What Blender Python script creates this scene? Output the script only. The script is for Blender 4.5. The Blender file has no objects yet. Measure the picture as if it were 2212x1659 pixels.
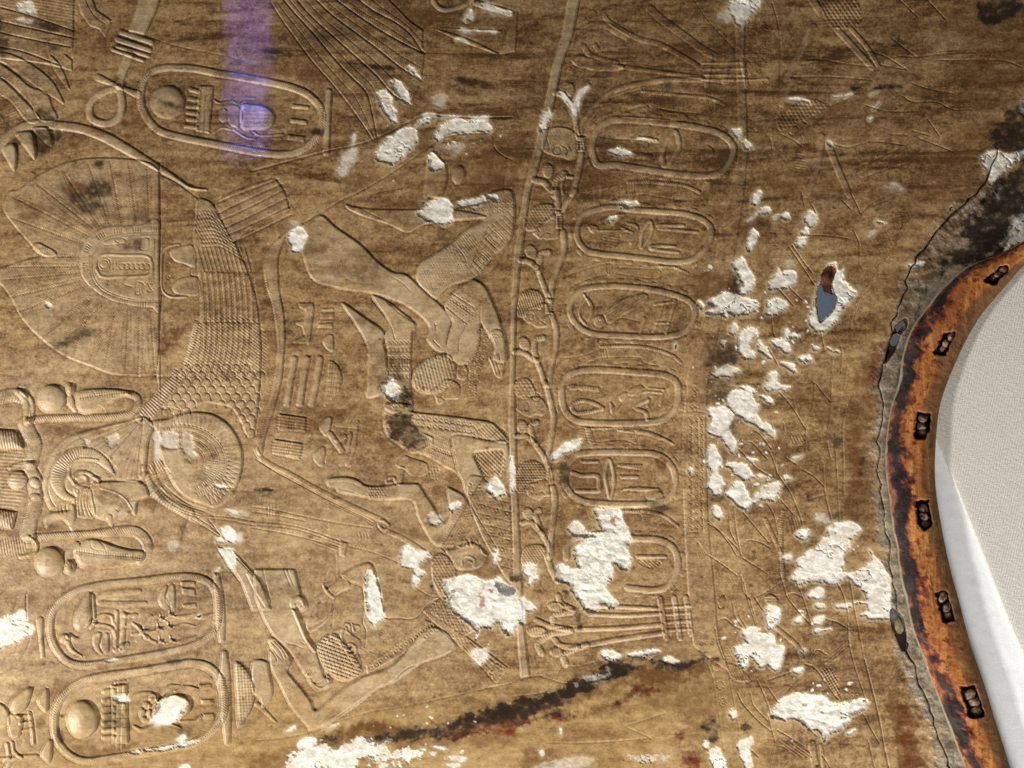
import bpy, math, random
import numpy as np
from mathutils import Vector

# ------------------------------------------------------------------ camera, world, lamps
SC = bpy.context.scene
U = 0.0003                      # metres per tracing unit (the frame is 2212 x 1659 units)
CAM_D = 0.80                    # camera distance from the panel's middle plane
cd = bpy.data.cameras.new('camera')
cd.sensor_width = 36.0
cd.lens = 36.0 * CAM_D / (2212 * U)
cd.clip_start = 0.01
cd.clip_end = 50.0
cam = bpy.data.objects.new('camera', cd)
cam.location = (0, -CAM_D, 0)
cam.rotation_euler = (math.radians(90), 0, 0)
SC.collection.objects.link(cam)
SC.camera = cam

W = bpy.data.worlds.new('World')
SC.world = W
W.use_nodes = True
W.node_tree.nodes['Background'].inputs[0].default_value = (1.0, 0.975, 0.94, 1)
W.node_tree.nodes['Background'].inputs[1].default_value = 0.09
SC.view_settings.view_transform = 'Standard'
SC.view_settings.look = 'None'
SC.view_settings.exposure = 0.0
SC.view_settings.gamma = 1.0

def area_lamp(name, loc, target, size, energy, color, spread=180.0, size_y=None):
    l = bpy.data.lights.new(name, 'AREA')
    l.energy = energy
    l.color = color
    l.size = size
    if size_y:
        l.shape = 'RECTANGLE'
        l.size_y = size_y
    l.spread = math.radians(spread)
    o = bpy.data.objects.new(name, l)
    o.location = loc
    d = Vector(target) - Vector(loc)
    o.rotation_euler = d.to_track_quat('-Z', 'Y').to_euler()
    SC.collection.objects.link(o)
    return o

# daylight entering from the lower left, raking over the relief
area_lamp('window_light', (-1.12, -0.62, -0.56), (0.05, 0, -0.02), 0.13, 26.0, (1.0, 0.96, 0.89))
area_lamp('low_fill_lamp', (0.26, -0.44, -0.84), (0.20, 0, -0.22), 0.34, 10.0, (1.0, 0.96, 0.90))  # added fill lamp, out of view, brightens the lower part of the panel
# added violet lamp: its upright patch stands in for a reflection in the case glass
area_lamp('violet_reflection_lamp', (-0.174, -0.95, 0.207), (-0.174, 0.0, 0.207), 0.026, 0.031, (0.085, 0.13, 1.0), spread=1.0, size_y=0.118)

# ------------------------------------------------------------------ tracing grid
RNG = np.random.default_rng(7)
P = 1.8
def axis(lo, hi, n_out, grow, hi_out=True, lo_out=True):
    core = np.arange(lo, hi + P, P)
    steps = P * np.cumsum(grow ** np.arange(1, n_out + 1))
    a = [core[0] - steps[::-1]] if lo_out else []
    a.append(core)
    if hi_out:
        a.append(core[-1] + steps)
    return np.concatenate(a)
XS = axis(-16, 2228, 16, 1.25)
YS = axis(-16, 1675, 16, 1.25)
NX, NY = len(XS), len(YS)
GX, GY = np.meshgrid(XS, YS)

def smooth(t):
    t = np.clip(t, 0, 1)
    return t * t * (3 - 2 * t)

_T = {}
def lattice(seed):
    if seed not in _T:
        _T[seed] = np.random.default_rng(seed).random((257, 257)).astype(np.float32)
    return _T[seed]
def vnoise(x, y, sx, sy, seed):
    t = lattice(seed)
    u = x / sx + 61.3
    v = y / sy + 47.7
    iu = np.floor(u).astype(int); iv = np.floor(v).astype(int)
    fu = (u - iu); fv = (v - iv)
    fu = fu * fu * (3 - 2 * fu); fv = fv * fv * (3 - 2 * fv)
    iu0 = iu % 257; iu1 = (iu + 1) % 257; iv0 = iv % 257; iv1 = (iv + 1) % 257
    a = t[iv0, iu0] * (1 - fu) + t[iv0, iu1] * fu
    b = t[iv1, iu0] * (1 - fu) + t[iv1, iu1] * fu
    return a * (1 - fv) + b * fv
def fbm(x, y, sx, sy, seed, octv=4, gain=0.5):
    s = 0; amp = 1; tot = 0
    for k in range(octv):
        s = s + amp * vnoise(x, y, sx / 2 ** k, sy / 2 ** k, seed + k)
        tot += amp; amp *= gain
    return s / tot - 0.5
EDGE_N = (fbm(GX, GY, 17, 14, 11, 5, 0.72) * 3.6).astype(np.float32)      # frays the outlines of losses and stains
MID_N = (fbm(GX, GY, 55, 40, 21, 4) * 2).astype(np.float32)

RK = 1.0
BK, GK, MOAT = 1.15, 1.7, 0.6
H = np.zeros((NY, NX), np.float32)
WEAR = np.zeros((NY, NX, 4), np.float32)    # bare plaster, brown resin, red resin, soot
WEAR2 = np.zeros((NY, NX, 4), np.float32)   # grey leather, pale cream, yellow varnish, darker top and right
LAB = np.zeros((NY, NX), np.int32)
HOLE = np.zeros((NY, NX), bool)
PARTS = [('panel_surface', None)]
CUR = [0]
TL = [0, 0]
def T(c, r): TL[0] = c; TL[1] = r
def part(name, parent=None):
    PARTS.append((name, parent)); CUR[0] = len(PARTS) - 1
    return CUR[0]
def use(i): CUR[0] = i
def pts(s):
    if not isinstance(s, str):
        return np.asarray(s, float)
    a = np.array([[float(q) for q in p.split(',')] for p in s.split()])
    return np.stack([TL[0] * 553 + a[:, 0] / 4, TL[1] * 414.75 + a[:, 1] / 4], 1)
def spline(p, closed=False, step=3.0):
    n = len(p)
    if n < 3:
        return p
    out = []
    m = n if closed else n - 1
    for i in range(m):
        p1 = p[i]; p2 = p[(i + 1) % n]
        p0 = p[i - 1] if (closed or i > 0) else 2 * p1 - p2
        p3 = p[(i + 2) % n] if (closed or i + 2 < n) else 2 * p2 - p1
        k = max(1, min(24, int(np.hypot(*(p2 - p1)) / step)))
        t = (np.arange(k) / k)[:, None]
        out.append(0.5 * (2 * p1 + (p2 - p0) * t + (2 * p0 - 5 * p1 + 4 * p2 - p3) * t ** 2 + (3 * p1 - p0 - 3 * p2 + p3) * t ** 3))
    out = np.concatenate(out)
    return out if closed else np.vstack([out, p[-1]])
def window(p, pad):
    x0, y0 = p.min(0) - pad; x1, y1 = p.max(0) + pad
    i0 = max(0, np.searchsorted(XS, x0)); i1 = min(NX, np.searchsorted(XS, x1) + 1)
    j0 = max(0, np.searchsorted(YS, y0)); j1 = min(NY, np.searchsorted(YS, y1) + 1)
    return (slice(j0, max(j0, j1)), slice(i0, max(i0, i1)))
def seg_dist(a, b, pad, win=None, tw=None):
    """distance from every grid point in the window to the nearest of the segments a[i]-b[i]; with tw, distance divided by the local half width"""
    if win is None:
        win = window(np.vstack([a, b]), pad)
    D = np.full(GX[win].shape, 1e6, np.float32)
    oj, oi = win[0].start, win[1].start
    xs = XS[win[1]]; ys = YS[win[0]]
    if D.size == 0:
        return win, D
    for k in range(len(a)):
        ax, ay = a[k]; bx, by = b[k]
        i0 = np.searchsorted(xs, min(ax, bx) - pad); i1 = np.searchsorted(xs, max(ax, bx) + pad)
        j0 = np.searchsorted(ys, min(ay, by) - pad); j1 = np.searchsorted(ys, max(ay, by) + pad)
        if i0 >= i1 or j0 >= j1:
            continue
        X = xs[i0:i1][None, :] - ax; Y = ys[j0:j1][:, None] - ay
        dx, dy = bx - ax, by - ay
        L = dx * dx + dy * dy
        t = np.clip((X * dx + Y * dy) / L, 0, 1) if L > 1e-9 else 0.0 * X * Y
        d = np.hypot(X - t * dx, Y - t * dy)
        if tw is not None:
            d = d / (tw[k] + t * (tw[k + 1] - tw[k]) if k + 1 < len(tw) else tw[k])
        sub = D[j0:j1, i0:i1]
        np.minimum(sub, d, out=sub)
    return win, D
def inside(p, win):
    X = GX[win]; Y = GY[win]
    r = np.zeros(X.shape, bool)
    xs = XS[win[1]]; ys = YS[win[0]]
    if r.size == 0:
        return r
    x = p[:, 0]; y = p[:, 1]; x2 = np.roll(x, -1); y2 = np.roll(y, -1)
    for k in range(len(p)):
        if y[k] == y2[k]:
            continue
        lo, hi = sorted((y[k], y2[k]))
        j0 = np.searchsorted(ys, lo); j1 = np.searchsorted(ys, hi)
        if j0 >= j1:
            continue
        yy = ys[j0:j1]
        xc = x[k] + (yy - y[k]) * (x2[k] - x[k]) / (y2[k] - y[k])
        r[j0:j1] ^= xs[None, :] < xc[:, None]
    return r
def signed(p, pad):
    q = np.vstack([p, p[:1]])
    win, D = seg_dist(q[:-1], q[1:], pad)
    ins = inside(p, win)
    D = np.minimum(D, 1e3)
    return win, np.where(ins, D, -D), ins
def claim(win, mask):
    if CUR[0]:
        LAB[win][mask] = CUR[0]

# ---- carving tools: lengths in tile units (a quarter of a tracing unit), heights in tracing units
def ridge(s, w, h=2.6, closed=False, taper=None, own=True, sharp=False, flat=False):
    p = spline(pts(s), closed)
    if closed: p = np.vstack([p, p[:1]])
    hw = w / 8
    tw = None
    if taper is not None:
        tw = np.interp(np.linspace(0, 1, len(p)), np.linspace(0, 1, len(taper)), taper) / 8
        hw = max(tw)
    win, D = seg_dist(p[:-1], p[1:], hw + 6, tw=tw)
    q = D if tw is not None else D / hw
    H[win] -= MOAT * .9 * np.exp(-(((q - 1) * hw - 1.9) / 1.5) ** 2) * min(1.0, h / 2.2)
    f = smooth((1.12 - q) / 0.5) if flat else np.sqrt(np.clip(1 - q ** 2, 0, 1)) * 0.8 + 0.2 * smooth((1.1 - q) / 0.4)
    H[win] += h * f * RK
    if own: claim(win, q < 1)
    return p
def groove(s, w=9, d=0.9, closed=False, sm=True):
    p = pts(s)
    p = spline(p, closed) if sm else p
    if closed: p = np.vstack([p, p[:1]])
    hw = max(w / 8, 1.5)
    win, D = seg_dist(p[:-1], p[1:], hw + 1)
    H[win] -= GK * d * smooth(1 - D / (hw * 1.3))
def grooves(segs, w=8, d=0.7):
    if len(segs) == 0: return
    s = np.asarray(segs, float).reshape(-1, 4)
    hw = max(w / 8, 1.4)
    win, D = seg_dist(s[:, :2], s[:, 2:], hw + 1)
    H[win] -= GK * d * smooth(1 - D / (hw * 1.35))
def blob(s, h=2.2, bev=14, sm=True, rnd=0.0, own=True):
    p = pts(s)
    if sm: p = spline(p, True)
    if bev >= 11 and not rnd: rnd = 18
    b = bev / 4
    pad = max(b, rnd / 4) + 6
    win, sd, ins = signed(p, pad)
    f = smooth((sd + b * 0.35) / b) * h * BK
    f = f - MOAT * np.exp(-((sd + 2.0) / 1.5) ** 2) * min(1.0, h / 1.6)
    if rnd: f = f + rnd * 0.09 * np.sqrt(np.clip(sd / (rnd / 4), 0, 1))
    H[win] += f
    if own: claim(win, ins)
    return p
def sink(s, d=1.2, bev=14, sm=True):
    p = pts(s)
    if sm: p = spline(p, True)
    win, sd, ins = signed(p, bev / 4 + 2)
    H[win] -= smooth((sd + bev / 10) / (bev / 4)) * d
def ell(cx, cy, rx, ry, rot=0.0, a0=0, a1=360, n=28):
    a = np.radians(np.linspace(a0, a1, n, endpoint=(a1 - a0) < 360))
    c, s_ = math.cos(math.radians(rot)), math.sin(math.radians(rot))
    x = rx * np.cos(a); y = ry * np.sin(a)
    q = np.stack([cx + x * c - y * s_, cy + x * s_ + y * c], 1)
    return np.stack([TL[0] * 553 + q[:, 0] / 4, TL[1] * 414.75 + q[:, 1] / 4], 1)
def clip_pts(q, poly):
    x, y = q[:, 0], q[:, 1]
    r = np.zeros(len(q), bool)
    px, py = poly[:, 0], poly[:, 1]
    for k in range(len(poly)):
        x1, y1 = px[k], py[k]; x2, y2 = px[(k + 1) % len(poly)], py[(k + 1) % len(poly)]
        if y1 == y2: continue
        c = ((y1 > y) != (y2 > y)) & (x < (x2 - x1) * (y - y1) / (y2 - y1) + x1)
        r ^= c
    return r
def hatch(s, ang, sp, w=8, d=0.7, jit=0.0):
    sp = max(sp, 23)
    p = spline(pts(s), True)
    a = math.radians(ang); ux, uy = math.cos(a), math.sin(a); nx, ny = -uy, ux
    tn = p @ np.array([nx, ny]); tu = p @ np.array([ux, uy])
    segs = []
    st = 1.2
    for o in np.arange(tn.min() + sp / 8, tn.max(), sp / 4):
        t = np.arange(tu.min(), tu.max(), st)
        if len(t) < 2: continue
        oo = o + (RNG.random() - .5) * jit
        q = np.stack([ux * t + nx * oo, uy * t + ny * oo], 1)
        m = clip_pts(q, p).astype(int)
        df = np.diff(np.concatenate([[0], m, [0]]))
        for i, j in zip(np.where(df == 1)[0], np.where(df == -1)[0] - 1):
            if j > i: segs.append([*q[i], *q[j]])
    grooves(segs, w, d)
def scatter(s, sp, row=None, stag=True, ang=0.0):
    p = spline(pts(s), True); row = (row or sp) / 4; sp = sp / 4
    c, sn = math.cos(math.radians(ang)), math.sin(math.radians(ang))
    R = np.array([[c, sn], [-sn, c]])
    pr = p @ R.T
    out = []
    for k, y in enumerate(np.arange(pr[:, 1].min(), pr[:, 1].max(), row)):
        x = np.arange(pr[:, 0].min() + (sp / 2 if stag and k % 2 else 0), pr[:, 0].max(), sp)
        out.append(np.stack([x, np.full(len(x), y)], 1))
    q = np.vstack(out) @ R
    return q[clip_pts(q, p)]
def pits(q, r, d=0.9):
    r = r / 4
    if len(q) == 0: return
    win, D = seg_dist(q, q + 1e-3, r + 1.5)
    H[win] -= 1.5 * d * smooth(1.25 - D / max(r, 1.5))
def bumps(q, r, h=0.9): pits(q, r, -h)
def rings(q, r, d=0.9, w=6):
    if len(q) == 0: return
    r = r / 4
    win, D = seg_dist(q, q + 1e-3, r + 2.5)
    H[win] -= 1.5 * d * smooth(1.25 - np.abs(D - r) / max(w / 8, 1.4))
def dots(s, sp, r, d=0.9, row=None, ang=0.0): pits(scatter(s, sp, row, True, ang), r, d)
def dashes(s, sp, row, ln, ang=0.0, d=0.9, w=8, tilt=0.0):
    q = scatter(s, sp, row, True, ang)
    a = math.radians(ang + tilt); dx, dy = math.cos(a) * ln / 8, math.sin(a) * ln / 8
    grooves(np.hstack([q - [dx, dy], q + [dx, dy]]), w, d)
def bricks(s, bw, bh, ang=0.0, d=0.9):
    hatch(s, ang, bh, 7, d)
    q = scatter(s, bw, bh, True, ang)
    a = math.radians(ang + 90); dx, dy = math.cos(a) * bh / 8, math.sin(a) * bh / 8
    grooves(np.hstack([q - [dx, dy], q + [dx, dy]]), 7, d)
def along(p, sp):
    """points, tangents at equal spacing (tracing units) along a polyline"""
    seg = np.hypot(*np.diff(p, axis=0).T); L = np.concatenate([[0], np.cumsum(seg)])
    t = np.arange(sp / 2, L[-1], sp)
    x = np.interp(t, L, p[:, 0]); y = np.interp(t, L, p[:, 1])
    x2 = np.interp(t + 0.5, L, p[:, 0]); y2 = np.interp(t + 0.5, L, p[:, 1])
    x1 = np.interp(t - 0.5, L, p[:, 0]); y1 = np.interp(t - 0.5, L, p[:, 1])
    d = np.stack([x2 - x1, y2 - y1], 1); d /= np.maximum(np.hypot(*d.T)[:, None], 1e-6)
    return np.stack([x, y], 1), d
def ribs(p, half, sp, d=0.8, w=8, slant=0.0, off0=None):
    sp = max(sp, 21)
    """notches across a path; p in tracing units (a spline), half and sp in tile units"""
    c, t = along(p, sp / 4)
    n = np.stack([-t[:, 1], t[:, 0]], 1)
    v = n + t * slant
    a = c + v * ((-half if off0 is None else off0) / 4); b = c + v * (half / 4)
    grooves(np.hstack([a, b]), w, d)
def rope(s, w, h=2.6, sp=17, closed=False, d=0.6, cut=True):
    p = ridge(s, w, h, closed)
    if cut:
        ribs(p, w * 0.0, sp, d, 7, 0.75, off0=-w * 0.5)
        ribs(p, w * 0.5, sp, d, 7, -0.75, off0=0)
    return p
def barbs(q, half, sp=18, d=0.5, w=7):
    sp = max(sp, 22)
    p = spline(pts(q))
    c, t = along(p, sp / 4)
    n = np.stack([-t[:, 1], t[:, 0]], 1)
    hv = np.full(len(c), half / 4) if np.isscalar(half) else np.interp(np.linspace(0, 1, len(c)), np.linspace(0, 1, len(half)), half) / 4
    hv = hv[:, None]
    grooves(np.hstack([c, c + (n * 0.8 + t * 0.75) * hv]), w, d)
    grooves(np.hstack([c, c + (-n * 0.8 + t * 0.75) * hv]), w, d)
def plume(x0, y0, x1, y1, w, sp=19, d=0.32):
    a = np.array([x0, y0], float); b = np.array([x1, y1], float)
    v = b - a; n = np.array([-v[1], v[0]]) / np.hypot(*v)
    f = lambda t, o: a + v * t + n * o
    for sgn in (1, -1):
        groove(' '.join('%.0f,%.0f' % tuple(f(t, sgn * o * w)) for t, o in ((0, .25), (.3, .42), (.65, .5), (.88, .3), (1, 0))), 9, d)
        groove('%.0f,%.0f %.0f,%.0f' % (*f(0, sgn * 5), *f(.97, sgn * 2)), 7, d)
    barbs('%.0f,%.0f %.0f,%.0f' % (*f(.02, 0), *f(.95, 0)), [w * .28, w * .5, w * .5, w * .1], sp, d * 1.3)
def outline(s, w=10, d=1.0, sm=True): groove(s, w, d, True, sm)

# ---- wear: bare plaster and stains
def loss(s, depth=1.9, fray=5.0, soft=1.0, rough=1.0, amt=1.0, sm=True, own=True, name='plaster_loss'):
    p = pts(s)
    if sm: p = spline(p, True)
    if own: part(name)
    win, sd, ins = signed(p, 16)
    e = sd + EDGE_N[win] * fray
    m = smooth(e / (2.2 * soft) + 0.5)
    X, Y = GX[win], GY[win]
    r = fbm(X, Y, 18, 12, 31, 5, 0.66) * 2.6 + np.abs(fbm(X, Y, 40, 22, 41, 3)) * 4 - 0.5
    cn = np.abs(fbm(X, Y, 60, 46, 45, 4, .6)); r = r - 3.2 * smooth(1 - cn / .018) * (fbm(X, Y, 90, 90, 47, 2) > .05)
    old = H[win]
    H[win] = old * (1 - m * 0.75) + m * (-depth * 1.5 + r * rough * .85) + 0.2 * smooth(1 - np.abs(e + 1.5) / 3.5)
    WEAR[win][..., 0] = np.maximum(WEAR[win][..., 0], m * amt * np.clip(.55 + e / 7 + .35 * EDGE_N[win] + .3 * MID_N[win], .25, 1))
    WEAR2[win][..., 1] = np.maximum(WEAR2[win][..., 1], 0.75 * smooth((e + 9) / 9) * amt)
    if own: claim(win, e > 0)
def stain(s, ch, amt=1.0, soft=10, fray=5.0, arr=None):
    p = spline(pts(s), True)
    A = WEAR if arr is None else arr
    win, sd, ins = signed(p, soft + fray + 10)
    m = smooth((sd + (EDGE_N[win] + 0.8 * MID_N[win]) * fray) / (soft * 1.7) + 0.5) * amt
    m = m * np.clip(.86 + .38 * EDGE_N[win] + .3 * MID_N[win], .25, 1.0)
    A[win][..., ch] = np.maximum(A[win][..., ch], m)
def loss_s(items, **k):
    for s in items: loss(s, **k)
# ================================================================== tracing: border strips and large bodies first
def gp(s):   # outline given directly in tracing units
    return np.array([[float(q) for q in p.split(',')] for p in s.split()])
part('border_strip')
band = gp('1240,-60 1226,0 1213,75 1193,140 1181,200 1163,282 1146,355 1131,414 1118,500 1109,560 1105,640 1102,800 1099,900 1100,960 1104,1080 1110,1244 1118,1370 1125,1465 1143,1459 1131,1356 1125,1244 1121,1150 1117,1055 1113,930 1111,829 1113,690 1121,590 1133,497 1144,415 1160,370 1180,290 1198,212 1213,140 1236,78 1251,0 1262,-60')
blob(band, 2.6, 10, sm=False)
part('border_strip')
band2 = gp('1592,-60 1590,110 1594,230 1596,330 1580,400 1563,470 1550,530 1527,650 1508,730 1487,800 1476,900 1474,1000 1479,1140 1485,1244 1490,1330 1499,1395 1575,1450 1552,1380 1540,1244 1530,1140 1525,1000 1524,900 1530,820 1552,720 1572,620 1592,520 1608,410 1616,320 1612,230 1608,110 1612,-60')
blob(band2, 1.3, 9, sm=False)

# ---- tile 0,0: the great bird's feathers, its clasped sign, claws and arched leg
T(0, 0)
part('feathered_wing')
blob('-200,-200 640,-100 632,150 636,300 622,420 560,470 622,520 622,610 440,560 330,540 0,500 -200,480', 1.6, 10, sm=False)
for s in ('-120,20 0,60 200,115 400,180 630,262', '-120,150 100,205 350,262 626,325', '-120,240 60,292 300,345 610,405', '-120,340 0,400 200,445 500,555'):
    groove(s, 16, 1.4)
hatch('0,100 300,150 620,280 620,320 300,260 0,200', -60, 22, 6, 0.4)
hatch('0,-40 600,0 620,200 300,140 0,60', 10, 26, 7, 0.5)
for i in range(6): pits(pts('%d,%d' % (628, 30 + i * 70)), 34, 0.5)
part('feather')
blob('-60,450 100,470 280,560 430,680 500,780 552,895 480,850 380,790 250,700 60,560 -60,510', 1.8, 9)
part('feather')
blob('-60,520 130,640 260,750 400,800 450,920 492,1030 350,1040 250,880 60,700 -60,640', 1.8, 9)
part('feather')
blob('-60,640 60,720 200,860 300,960 345,1040 240,1055 100,880 -60,770', 1.8, 9)
part('feather')
blob('430,480 500,540 560,650 600,775 530,690 470,600', 1.6, 9)
hatch('-60,700 100,900 230,1040 100,1060 -60,900', -20, 24, 6, 0.5)
for s in ('-60,580 200,790 330,960', '-60,700 100,850 220,1000', '40,520 300,690 480,850'): barbs(s, 45, 22, 0.35)
part('claw'); blob('20,1290 120,1240 140,1340 125,1475 70,1400', 3.0, 14)
part('claw'); blob('140,1160 270,1140 300,1250 298,1375 220,1280', 3.0, 14)
part('claw'); blob('280,1110 400,1100 445,1180 445,1262 360,1200', 3.0, 14)
part('arched_stem')
ridge('-100,1360 0,1260 80,1170 200,1095 330,1072 520,1085 700,1110 900,1180 1100,1290 1300,1410 1500,1530 1640,1620 1780,1640', 82, 3.4, taper=(90, 86, 80, 76, 80, 90, 80, 60, 30, 16))
part('looped_sign')
ridge('1020,760 900,790 800,860 770,950 800,1030 890,1065 980,1050 1040,990 1055,900 1040,800 1020,760', 62, 3.2)
ridge('1025,745 1060,610 1110,490', 84, 2.8, taper=(60, 84, 100), flat=True)
ridge('850,670 1010,740', 40, 2.4, taper=(64, 30)); ridge('1030,750 1190,815', 40, 2.4, taper=(30, 66))
part('clasp')
for s, w in (('1045,275 1310,365', 46), ('1010,335 1290,430', 46), ('1010,400 1280,480', 34), ('970,425 1240,522', 30)): ridge(s, w, 2.6)
part('staff'); blob('1212,-60 1390,-60 1350,90 1250,300 1108,270 1160,150', 2.2, 12, sm=False)
part('hanging_band')
blob('650,-60 780,-60 830,90 965,180 910,322 860,250 780,225 700,110', 1.8, 10, sm=False); groove('720,-60 770,60 830,150 910,205', 9); groove('965,180 880,262', 8)
part('wing_panel'); groove('1250,300 1500,390 1880,470 2212,540', 12, 0.7)
use(0)

# cartouche at the top left
def ring_g(s): return gp(s)
cA = part('cartouche')
ringA = gp('470,158 425,149 387,146 350,147 328,155 312,172 305,195 304,221 310,240 325,265 350,285 400,298 470,312 553,328 600,333 632,331 658,320 678,302 690,282 695,260 693,235 678,215 658,200 628,188 590,179 553,172 510,164')
rope(ringA, 64, 3.4, 15, True, 0.55)
ridge(gp('710,198 704,330'), 56, 3.0)
part('sun_disc', cA); blob(ell(1445, 882, 146, 142), 1.4, 12, sm=False, rnd=60)
part('gaming_board', cA); blob('1722,740 1842,742 1810,1150 1690,1130', 2.2, 10, sm=False); hatch('1725,750 1835,750 1805,1140 1695,1125', 93, 40, 6, 0.6)
for a in ('1645,770 1712,790', '1635,850 1705,862', '1625,915 1705,922', '1620,968 1700,980', '1625,1028 1690,1036', '1605,1088 1690,1098'): ridge(a, 36, 2.2)
part('scarab', cA)
blob(gp('492,236 500,228 512,228 520,236 524,248 522,262 514,274 502,272 494,262'), 1.8, 10)
blob(gp('522,228 545,226 570,230 588,242 592,258 586,272 570,280 545,280 522,276'), 2.0, 10, rnd=40)
blob(gp('474,240 484,234 492,242 492,256 482,264 474,256'), 1.6, 8)
for i in range(5): groove(gp('530,%d 584,%d' % (236 + i * 9, 238 + i * 8)), 6, 0.5)
for s in ('462,216 475,222 500,218 512,224', '462,286 480,276 500,280 515,276', '505,280 530,296 552,300', '545,282 560,292 590,292 612,290', '515,222 530,212 550,212'): ridge(gp(s), 16, 1.6)
for s in ('310,898 462,915 458,945 306,930', '300,1022 442,1040 438,1075 296,1058', '276,1162 420,1180 415,1222 270,1205'):
    T(1, 0); part('stroke_sign', cA); blob(s, 2.0, 9, sm=False)

# ---- tile 1,0: long flight feathers
T(1, 0)
fb = ['90,-60 200,130 350,340 500,540 650,710 800,900 930,1080 1010,1210', '190,-60 350,130 500,290 650,470 800,640 950,790 1000,960 1045,1180',
      '310,-60 480,140 700,340 900,520 1050,660 1180,810 1335,905', '460,-60 650,120 850,270 1050,420 1250,580 1425,692',
      '620,-60 850,110 1060,250 1250,360 1455,462', '820,-60 1000,80 1200,190 1330,290 1440,445', '1090,-60 1250,100 1330,180 1440,255']
def rev(a): return ' '.join(reversed(a.split()))
for k in range(6):
    part('flight_feather')
    p = np.vstack([spline(pts(fb[k])), spline(pts(fb[k + 1]))[::-1]])
    blob(p, 1.5, 10, sm=False)
    a = spline(pts(fb[k])); b = spline(pts(fb[k + 1]))
    i = np.linspace(0, 1, 12)
    A = np.stack([np.interp(i, np.linspace(0, 1, len(a)), a[:, 0]), np.interp(i, np.linspace(0, 1, len(a)), a[:, 1])], 1)
    B = np.stack([np.interp(i, np.linspace(0, 1, len(b)), b[:, 0]), np.interp(i, np.linspace(0, 1, len(b)), b[:, 1])], 1)
    M = A * 0.55 + B * 0.45
    hw = np.hypot(*(A - B).T) * 4 * 0.42
    groove(M, 7, 0.5); barbs(M, hw, 20, 0.55)
    groove(fb[k], 14, 1.3)
use(0)
groove(fb[6], 12, 1.0)
part('looped_sign')
ridge('1520,-40 1560,50 1650,85 1800,40 1880,-20', 42, 2.6); ridge('1880,-40 1860,60 1830,170', 44, 2.4, taper=(30, 50, 70)); ridge('1900,25 2200,112', 50, 2.4)
part('needle_sign'); ridge('1600,245 2110,270', 34, 1.8, taper=(6, 36, 30, 20))
part('needle_sign'); ridge('1560,255 1800,345 2090,465', 34, 1.8, taper=(6, 36, 34, 10))
part('crook_sign'); blob('2212,120 2150,360 2110,470 2240,440 2260,100', 1.5, 10, sm=False)
use(0)
# sphinx's back, belt and haunch lines
groove('-40,1480 300,1390 600,1310 830,1262 1000,1212 1180,1130 1330,1050 1480,985 1600,1000 1900,1018 2212,1012', 20, 1.6)
groove('880,1670 1100,1540 1300,1410 1480,1280 1600,1200 1750,1162 2010,1150', 16, 1.4)
groove('300,1540 420,1440 520,1400', 10, 0.6)
part('shield_bird'); blob('1490,1700 1450,1690 1500,1320 1600,1380 1645,1450 1648,1560 1600,1700', 1.8, 12)
part('loaf_sign'); blob(ell(1750, 1510, 55, 82, 8), 1.6, 12, sm=False, rnd=30)
use(0); groove('2050,1180 2060,1270 2130,1340 2212,1380', 14, 1.0); groove('2180,1420 2150,1520 2140,1659', 12, 0.9)

# belt: ribbed sash at the shoulder
T(0, 1)
part('ribbed_sash')
blob(gp('462,440 490,420 530,404 568,392 594,386 615,414 625,452 580,470 540,490 505,523'), 1.5, 10, sm=False)
for s in ('1840,110 2060,20 2400,-110', '1885,190 2000,130 2212,30 2440,-70', '1910,245 2212,105 2455,-20', '1950,310 2212,185 2470,55', '1975,370 2212,262 2500,125', '2018,432 2212,345 2520,195'):
    groove(s, 18, 1.6)

# ---- tiles 0,1: the great fan
part('feather_fan')
fan = gp('345,860 344,700 344,560 345,415 346,378 335,360 310,348 270,343 220,341 170,345 125,358 75,384 42,408 20,414 10,435 8,452 24,478 62,522 88,552 60,560 0,580 -30,600 3,615 22,640 50,690 90,732 140,768 195,790 238,806 300,812 338,812')
blob(fan, 1.9, 10)
P_ = [(1290, 270, 1270, -230, 70), (1180, 275, 1110, -270, 75), (1050, 280, 950, -275, 80), (950, 290, 760, -250, 80), (870, 310, 540, -190, 80), (820, 325, 320, -70, 85), (770, 380, 110, 40, 80), (720, 450, 90, 220, 70), (700, 560, 500, 560, 50),
      (1300, 1000, 1340, 1590, 80), (1205, 1060, 1195, 1595, 80), (1110, 990, 1085, 1550, 85), (1000, 1010, 910, 1510, 85), (890, 1180, 780, 1450, 75), (930, 930, 480, 1350, 85), (800, 900, 360, 1265, 75), (770, 940, 640, 1400, 60), (760, 800, 150, 1040, 85), (720, 760, 90, 910, 75), (700, 640, 10, 650, 75), (690, 700, 20, 760, 65)]
for q in P_: plume(*q)
inner = '1385,285 1200,290 950,300 830,340 740,420 700,520 695,640 720,740 800,830 950,925 1150,978 1310,992 1385,992'
cF = part('fan_palm')
p = blob(inner, 0.9, 8, sm=True)
ar2 = '1385,362 1150,372 960,400 860,460 805,540 803,680 850,790 960,870 1150,925 1385,935'
groove('1385,345 1150,352 950,380 845,445 785,530 785,690 835,805 955,890 1150,942 1385,950', 8, 0.7); groove(ar2, 8, 0.7)
c1 = spline(pts('1385,315 1150,322 950,345 815,415 745,520 742,640 770,730 830,830 955,905 1150,960 1385,970'))
cc, tt = along(c1, 5.0)
for k in range(0, len(cc)):
    if (k // 4) % 2 == 0:
        n = np.array([-tt[k, 1], tt[k, 0]]); grooves([[*(cc[k] - n * 5), *(cc[k] + n * 5)]], 8, 0.9)
part('sign_panel', cF)
ridge('1300,575 1240,548 1050,545 900,540 850,570 825,630 850,700 900,735 1050,730 1250,725 1310,690 1310,620 1300,575', 22, 1.3)
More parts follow.
